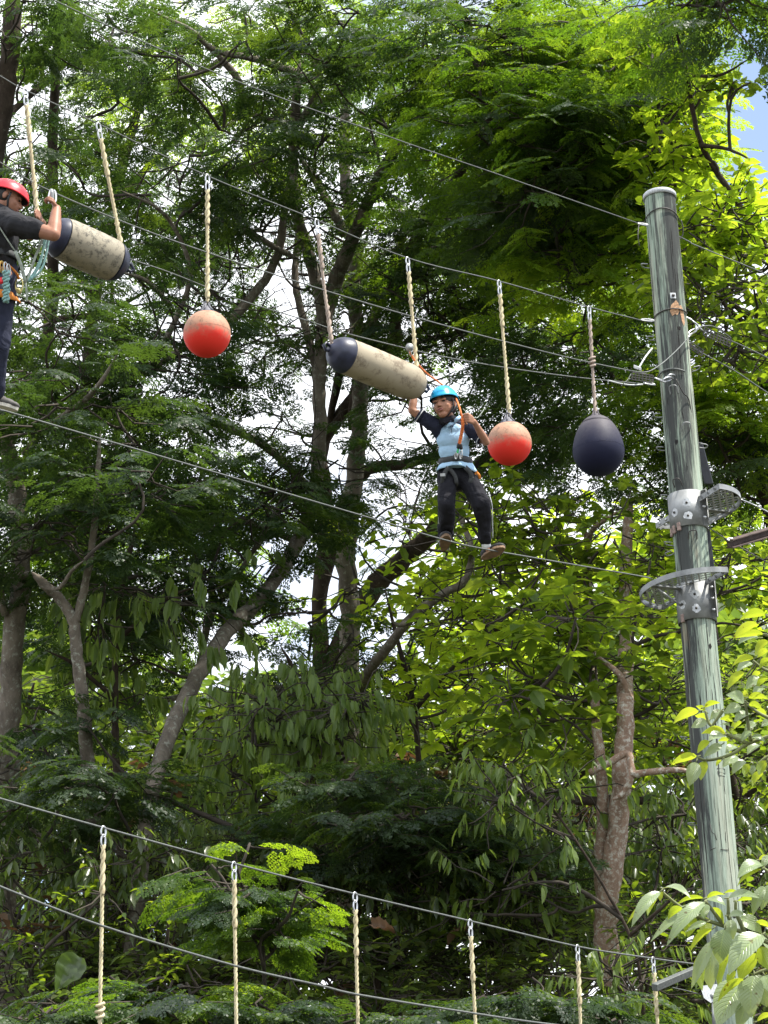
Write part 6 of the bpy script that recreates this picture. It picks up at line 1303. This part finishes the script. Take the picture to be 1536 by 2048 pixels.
grow_tree('feathery_sapling', 'feathery bushes in the bottom left corner around the first bare rope', 'sapling', [([(300, 2300, 20), (290, 2080, 20), (260, 1960, 20)], 4, 2), ([(120, 2300, 20), (110, 2080, 20), (80, 2010, 20)], 4, 2), ([(500, 2300, 19.6), (480, 2080, 19.6), (430, 1960, 19.6)], 4, 2)],
    [Z(280, 1990, 80, 30, 4, 19.3, 20.4, 'fe', FM, 13, r=0.4, size=0.30), Z(90, 2030, 100, 20, 4, 19.3, 20.4, 'fe', FD, 16, r=0.4, size=0.3), Z(460, 2020, 90, 30, 4, 19.2, 20.2, 'fe', FD, 16, r=0.4, size=0.3), Z(330, 1960, 70, 20, 2, 19.3, 20, 'fe', FB, 8, r=0.3, size=0.26), Z(640, 2040, 90, 20, 3, 19.6, 21, 'fe', FD, 16, r=0.4, size=0.3)], M['twig'])
grow_tree('feathery_sapling', 'feathery shrubs along the bottom edge below the fourth and fifth bare ropes', 'sapling', [([(1000, 2300, 21), (1010, 2080, 21), (1030, 1980, 21)], 4, 2), ([(1180, 2300, 21), (1180, 2080, 21), (1150, 2000, 21)], 4, 2)],
    [Z(1040, 2000, 90, 30, 5, 20.5, 22, 'fe', FD, 11, r=0.4, size=0.34), Z(1170, 2040, 80, 20, 3, 20.5, 22, 'fe', FD, 13, r=0.4, size=0.34), Z(880, 2045, 80, 20, 3, 20.5, 22, 'fe', FD, 13, r=0.4, size=0.34)], M['twig'])
grow_tree('feathery_tree', 'low dark feathery tree in the middle of the lower half, left of the sawn-off limb', 'tree', [([(760, 2100, 25), (750, 1850, 25), (740, 1700, 25), (720, 1600, 25), (690, 1540, 25)], 8, 4), ([(745, 1760, 25), (830, 1680, 24.6), (920, 1640, 24.4)], 6, 3), ([(745, 1760, 25), (640, 1700, 24.6), (560, 1680, 24.4)], 6, 3)],
    [Z(740, 1600, 170, 70, 11, 24, 26, 'fl', FD, 20, r=0.75, size=0.26), Z(840, 1690, 190, 60, 10, 23.6, 25.5, 'fl', FD, 20, r=0.75, size=0.26), Z(620, 1690, 110, 50, 5, 24, 26, 'fl', FD, 18, r=0.75, size=0.26), Z(960, 1730, 110, 40, 4, 24, 26, 'fl', FD, 18, r=0.8, size=0.26), Z(120, 1500, 130, 60, 5, 25, 27, 'fl', FD, 18, r=0.75)], M['bark_dark'])
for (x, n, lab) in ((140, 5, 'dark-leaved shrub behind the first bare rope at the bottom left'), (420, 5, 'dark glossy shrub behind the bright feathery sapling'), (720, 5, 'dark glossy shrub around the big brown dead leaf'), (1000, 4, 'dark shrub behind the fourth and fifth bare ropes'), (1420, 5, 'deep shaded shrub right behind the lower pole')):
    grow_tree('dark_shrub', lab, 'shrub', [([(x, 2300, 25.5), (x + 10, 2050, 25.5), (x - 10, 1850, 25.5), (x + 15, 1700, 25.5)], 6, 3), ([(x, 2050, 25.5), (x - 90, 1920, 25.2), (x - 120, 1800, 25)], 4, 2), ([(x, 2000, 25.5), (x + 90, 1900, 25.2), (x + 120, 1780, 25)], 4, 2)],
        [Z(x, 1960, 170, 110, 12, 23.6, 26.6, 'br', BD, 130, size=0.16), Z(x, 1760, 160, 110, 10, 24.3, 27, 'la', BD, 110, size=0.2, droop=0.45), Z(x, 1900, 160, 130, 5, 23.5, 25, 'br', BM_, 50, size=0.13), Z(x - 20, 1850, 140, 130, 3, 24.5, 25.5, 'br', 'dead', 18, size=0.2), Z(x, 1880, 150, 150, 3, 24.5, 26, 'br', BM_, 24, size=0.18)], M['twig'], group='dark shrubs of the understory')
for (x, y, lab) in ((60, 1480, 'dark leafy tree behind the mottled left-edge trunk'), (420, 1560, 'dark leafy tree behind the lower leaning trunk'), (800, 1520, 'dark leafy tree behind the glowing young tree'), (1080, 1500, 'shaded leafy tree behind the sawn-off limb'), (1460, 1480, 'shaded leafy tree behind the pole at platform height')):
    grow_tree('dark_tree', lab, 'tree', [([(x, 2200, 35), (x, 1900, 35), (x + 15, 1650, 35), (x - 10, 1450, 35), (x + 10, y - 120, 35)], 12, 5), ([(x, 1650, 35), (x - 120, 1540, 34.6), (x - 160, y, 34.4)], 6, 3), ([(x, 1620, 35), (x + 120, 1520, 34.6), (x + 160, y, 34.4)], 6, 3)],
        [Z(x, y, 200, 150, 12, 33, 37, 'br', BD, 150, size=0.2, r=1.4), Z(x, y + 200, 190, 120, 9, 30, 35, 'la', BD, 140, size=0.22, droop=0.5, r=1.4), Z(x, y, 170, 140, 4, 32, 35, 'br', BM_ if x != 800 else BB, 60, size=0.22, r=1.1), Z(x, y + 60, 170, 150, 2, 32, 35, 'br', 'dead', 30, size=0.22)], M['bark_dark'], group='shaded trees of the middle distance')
# elephant-ear leaf and big dead leaf
def big_leaf(name, label, cat, x0, y0, x1, y1, w, d, m, face):
    a, z = P(x0, y0, d), P(x1, y1, d - 0.15); X = z - a; l = X.length; X.normalize(); Zf = Vector(face); Y = Zf.cross(X).normalized(); Zf = X.cross(Y); b = MB(); n = 10; v = []; f = []
    for i in range(n + 1):
        t = i / n; ww = w * d / FPX * (math.sin(math.pi * min(1, t * 0.95 + 0.05)) ** 0.6) * (1.5 - 1.25 * t)
        for k in (-2, -1, 0, 1, 2): v.append(a + X * (l * t) + Y * (ww * k / 4) + Zf * (0.04 * abs(k) + 0.02 * math.sin(i * 2 + k) - 0.15 * l * t * t))
    for i in range(n):
        for k in range(4): f.append((i * 5 + k, i * 5 + k + 1, i * 5 + k + 6, i * 5 + k + 5))
    b.add(v, f); o = b.build(name, m); tag(o, label, cat); return o
big_leaf('elephant_ear_leaf', 'big dark heart-shaped leaf behind the first bare rope near the bottom', 'leaf', 160, 1915, 110, 1985, 60, 22, M['broad_dark'], (0.1, -0.95, 0.3))
big_leaf('dead_leaf', 'large tan dead leaf caught between the third and fourth bare ropes', 'leaf', 744, 1852, 790, 1862, 26, 22, M['dead'], (0, -0.9, 0.4))
# distant forest reading as one mass
def far_forest():
    LV = Leaves(); LF = Leaves()
    for i in range(500):
        px = rng.uniform(-300, 1850); top = 1440 + 50 * math.sin(px * 0.008) + (-250 if px > 1050 else 0) + (-110 if px < 420 else 0); py = top + (2150 - top) * rng.uniform(0, 1); d = rng.uniform(39, 66)
        c = P(px, py, d); hz = hill(c.x, c.y)
        if c.z < hz: c.z = hz + rng.uniform(0.2, 2)
        broad_clump(LV, None, c, rng.uniform(1.2, 2.2), 72, 0.5, 'br', 0.2, 0.6)
    LV.build(None, M['broad_dark'], 'distant_forest')
    for i in range(90):
        px = rng.uniform(850, 1700); py = rng.uniform(1050, 1550); d = rng.uniform(42, 50); broad_clump(LF, None, P(px, py, d), rng.uniform(1.0, 1.6), 60, 0.36, 'br', 0.2, 0.6)
    LF.build(None, M['broad_bright'], 'distant_canopy')
    fe = Leaves()
    for i in range(16):
        px = rng.uniform(-100, 420); py = rng.uniform(900, 1350); feather_clump(fe, None, P(px, py, rng.uniform(44, 50)), 1.6, 14, 0.6, 'fl')
    for i in range(14):
        px = rng.uniform(800, 1250); py = rng.uniform(60, 600); feather_clump(fe, None, P(px, py, rng.uniform(42, 47)), 1.4, 6, 0.5, 'fl')
    fe.build(None, M['feather_mid'], 'distant_foliage')
far_forest()
for o in bpy.data.objects:
    if o.name.startswith('distant_'): o['label'] = {'distant_forest': 'dark mass of forest leaves filling the lower background', 'distant_canopy': 'sunlit yellow-green leaf mass far behind the boy and the right trunk', 'distant_foliage': 'thin far feathery foliage behind the left and upper crowns'}.get(o.name, '')
# ------------------------------------------------------------------ near leaves at the right
def near_plant(name, label, cat, ox, oy, sc, leaves, stems, depth, trunk):
    root0 = P(*trunk[-1]); root = empty(name, (root0[0], root0[1], 0.0), label, cat)
    c = lambda x, y: (ox + x / sc, oy + y / sc)
    b = MB(); b.tube(smooth_path([P(*p) for p in trunk] + [Vector((root0[0], root0[1], 0.0))], 6), smooth_vals([0.010, 0.014, 0.020, 0.024][:len(trunk) + 1] + [0.026] * max(0, len(trunk) + 1 - 4), 6), 8); b.build('stem', M['twig_green'], root)
    for st in stems:
        b = MB(); pts = [P(*c(x, y), depth + dz) for x, y, dz in st]; b.tube(smooth_path(pts, 5), smooth_vals([0.004 + 0.003 * i / (len(pts) - 1) for i in range(len(pts))], 5), 6); b.build('twig', M['twig_green'], root)
    toc = -F; up = Vector((0, 0, 1))
    for i, (bx, by, tx, ty, w, tone) in enumerate(leaves):
        base = P(*c(bx, by), depth + random.uniform(-0.12, 0.12)); l2 = math.hypot(tx - bx, ty - by) / sc * depth / FPX
        dep = (-0.55 if tone == 'g' else -0.25 if tone == 'd' else -0.10) * l2 + random.uniform(-0.02, 0.02)
        tip = P(*c(tx, ty), (base - CAM).dot(F) + dep); X = tip - base; l = X.length; X.normalize()
        nt_ = {'g': toc * 0.62 + up * 0.80 + R * random.uniform(-0.25, 0.25), 'd': toc * 0.85 + up * 0.45 + R * random.uniform(-0.4, 0.1), 'l': -toc * 0.50 + up * 0.85 + R * random.uniform(-0.3, 0.3), 'o': -toc * 0.8 + up * 0.45}[tone]
        N = (nt_ - X * nt_.dot(X)).normalized(); Y = N.cross(X); vis = max(0.42, abs(N.dot(toc)))
        wd = min(w * 1.3 / sc * depth / FPX / vis, l * 0.66); nx, ny = 10, 6; v = []; f = []; uv = []
        cu = random.uniform(0.10, 0.26) * l; ph = random.uniform(0, 6); crl = random.uniform(0.5, 1.2)
        for a in range(nx + 1):
            t = a / nx; prof = (math.sin(math.pi * min(1.0, t) ** 0.82) ** 0.75) * (1 - 0.25 * t ** 3) if 0 < t < 1 else 0.02
            for k in range(ny + 1):
                s = k / ny * 2 - 1; z = 0.16 * wd * abs(s) * crl * prof + 0.010 * wd * math.sin(t * 24 + ph) * abs(s) + cu * (4 * t * (1 - t)) * 0.55 - 0.10 * l * t * t
                v.append(base + X * (l * t) + Y * (s * wd / 2 * prof) + N * z); uv.append((t, k / ny))
        for a in range(nx):
            for k in range(ny): f.append((a * (ny + 1) + k, (a + 1) * (ny + 1) + k, (a + 1) * (ny + 1) + k + 1, a * (ny + 1) + k + 1))
        b = MB(); b.add(v, f); o = b.build('leaf', M['near_green'] if tone in 'gd' else M['near_lime'], root)
        ul = o.data.uv_layers.new(name='UVMap')
        for lp in o.data.loops: ul.data[lp.index].uv = uv[lp.vertex_index]
        b = MB(); b.tube([base - X * 0.012, base + X * (l * 0.03)], 0.002, 5); b.build('leaf_stalk', M['twig_green'], root)
    return root
random.seed(21)
low_l = [(420, 430, 110, 770, 70, 'g'), (330, 520, 50, 750, 45, 'l'), (390, 480, 270, 680, 65, 'l'), (450, 400, 735, 470, 45, 'g'), (440, 430, 410, 530, 50, 'l'), (870, 500, 550, 575, 45, 'l'), (880, 540, 480, 960, 80, 'g'), (780, 560, 320, 910, 55, 'g'), (860, 560, 650, 780, 90, 'g'),
 (880, 560, 870, 710, 110, 'g'), (650, 600, 490, 710, 75, 'l'), (760, 690, 700, 900, 120, 'l'), (880, 690, 890, 900, 110, 'l'), (900, 750, 680, 840, 40, 'd'), (960, 820, 710, 1040, 70, 'l'), (890, 510, 1100, 560, 80, 'g'), (900, 500, 1090, 450, 45, 'l'), (1080, 450, 1250, 435, 30, 'l'),
 (1120, 500, 1430, 470, 45, 'g'), (1220, 530, 1430, 510, 40, 'l'), (930, 610, 1090, 760, 60, 'l'), (1130, 680, 1310, 670, 40, 'g'), (1140, 720, 1170, 930, 160, 'd'), (1240, 700, 1480, 850, 110, 'd'), (1090, 820, 1030, 1180, 170, 'd'), (960, 940, 730, 1430, 90, 'd'), (880, 1050, 830, 1460, 110, 'l'),
 (960, 1000, 930, 1450, 150, 'd'), (1480, 880, 1120, 1260, 130, 'g'), (1170, 1000, 1010, 1450, 100, 'l'), (1400, 1060, 1230, 1350, 160, 'o'), (1400, 760, 1600, 815, 50, 'l'), (1310, 1340, 1000, 1806, 170, 'g'), (1390, 1300, 1350, 1730, 200, 'g'), (1400, 1290, 1530, 1630, 170, 'd'), (1290, 1340, 1000, 1560, 80, 'l'),
 (1500, 370, 1370, 670, 80, 'd'), (1570, 360, 1460, 620, 90, 'd'), (1480, 150, 1220, 270, 60, 'g'), (1470, 200, 1200, 360, 50, 'l'), (1440, 100, 1560, 60, 40, 'l'), (1200, 1250, 1120, 1420, 120, 'l'), (1500, 1300, 1600, 1500, 140, 'g'), (1490, 900, 1600, 1080, 130, 'g'), (1450, 1000, 1560, 1250, 150, 'o'), (1560, 60, 1470, 180, 70, 'g'), (1420, 1780, 1620, 1700, 60, 'l'), (1330, 1560, 1220, 1850, 120, 'd')]
near_plant('umbrella_leaf_shrub', 'near shrub with big drooping grey-green leaves covering the foot of the pole', 'shrub', 1240, 1700, 5.19, low_l,
    [[(430, 430, 0), (600, 570, 0), (800, 690, 0), (1080, 790, 0), (1350, 880, 0), (1650, 1010, 0)], [(880, 520, 0), (1000, 680, 0), (1080, 790, 0)], [(1120, 500, 0), (1125, 620, 0), (1130, 700, 0), (1200, 850, 0)], [(1480, 180, 0), (1620, 300, 0), (1700, 500, 0)], [(1500, 880, 0), (1600, 960, 0), (1700, 1060, 0)], [(1390, 1290, 0), (1500, 1250, 0), (1650, 1230, 0)], [(1200, 520, 0), (1210, 660, 0), (1300, 860, 0)]],
    6.6, [(1556, 1880, 6.6), (1600, 1950, 6.6), (1640, 2050, 6.6)])
up_l = [(1030, 150, 750, 190, 80, 'l'), (950, 240, 680, 380, 80, 'l'), (1010, 350, 710, 370, 60, 'l'), (970, 390, 750, 430, 50, 'g'), (1060, 420, 905, 570, 110, 'l'), (1055, 510, 940, 585, 60, 'l'), (910, 600, 670, 670, 60, 'l'), (900, 650, 730, 720, 60, 'g'), (815, 735, 625, 910, 75, 'l'), (980, 740, 880, 800, 80, 'l'),
 (970, 790, 830, 900, 80, 'd'), (1055, 790, 930, 890, 110, 'l'), (810, 1030, 640, 965, 80, 'd'), (820, 1020, 820, 915, 85, 'l'), (800, 1050, 690, 1000, 50, 'l'), (850, 1000, 1055, 1000, 60, 'l'), (860, 1060, 990, 1100, 70, 'l'), (780, 1090, 600, 1150, 85, 'd'), (350, 1140, 75, 1245, 90, 'l'), (410, 1140, 320, 1080, 50, 'l'),
 (400, 1100, 560, 1042, 50, 'l'), (430, 1230, 305, 1170, 60, 'l'), (430, 1240, 270, 1300, 80, 'd'), (580, 1130, 460, 1220, 70, 'd'), (700, 1240, 560, 1210, 60, 'l'), (620, 1370, 370, 1350, 75, 'l'), (600, 1380, 450, 1420, 80, 'g'), (650, 1440, 540, 1440, 70, 'l'), (670, 1300, 570, 1270, 80, 'g'), (790, 1250, 660, 1360, 80, 'l'),
 (880, 1170, 710, 1240, 95, 'g'), (935, 1260, 810, 1340, 105, 'g'), (880, 1340, 780, 1440, 105, 'g'), (890, 1400, 1030, 1440, 70, 'g'), (960, 1480, 840, 1570, 100, 'g'), (730, 1500, 620, 1560, 95, 'g'), (800, 1450, 700, 1380, 90, 'd'), (460, 1450, 320, 1560, 80, 'l'), (330, 1600, 55, 1665, 80, 'l'), (580, 1480, 400, 1600, 60, 'd'),
 (320, 1660, 250, 1900, 110, 'd'), (420, 1650, 360, 1845, 90, 'l'), (580, 1640, 520, 1700, 60, 'l'), (740, 1600, 590, 1700, 90, 'd'), (810, 1640, 690, 1770, 80, 'g'), (870, 1680, 800, 1800, 85, 'o'), (900, 1690, 890, 1790, 70, 'd'), (1040, 1650, 950, 1790, 150, 'o'), (1010, 1770, 880, 1910, 130, 'l'),
 (1060, 100, 1180, 130, 70, 'l'), (1060, 250, 1150, 330, 90, 'l'), (1060, 680, 1150, 640, 100, 'd'), (1040, 1180, 900, 1130, 60, 'l'), (1090, 1240, 980, 1290, 60, 'd'), (1080, 950, 1180, 900, 80, 'g'), (1010, 900, 900, 970, 60, 'g'), (1080, 600, 960, 700, 90, 'l')]
near_plant('sapling', 'near sapling with glowing lime leaves crossing the lower middle of the pole', 'sapling', 1330, 1200, 5.12, up_l,
    [[(330, 1610, 0), (420, 1640, 0), (560, 1620, 0), (720, 1560, 0), (830, 1480, 0), (1060, 1400, 0), (1300, 1350, 0)], [(410, 1130, 0), (440, 1240, 0), (480, 1290, 0), (620, 1370, 0), (760, 1430, 0), (850, 1470, 0)], [(820, 1030, 0), (840, 1180, 0), (860, 1330, 0), (880, 1440, 0)], [(900, 620, 0), (1000, 700, 0), (1100, 740, 0), (1300, 800, 0)], [(1000, 350, 0), (1100, 380, 0), (1300, 420, 0)], [(1030, 160, 0), (1200, 230, 0)], [(940, 1690, 0), (1060, 1600, 0), (1250, 1560, 0)], [(850, 1080, 0), (1000, 1180, 0), (1200, 1260, 0)], [(480, 1290, 0), (560, 1180, 0), (590, 1130, 0)]],
    7.4, [(1560, 1230, 7.4), (1580, 1400, 7.4), (1590, 1600, 7.4), (1600, 1900, 7.4)])
if False: print(STAT)
STAT_TOTAL = sum(STAT.values())
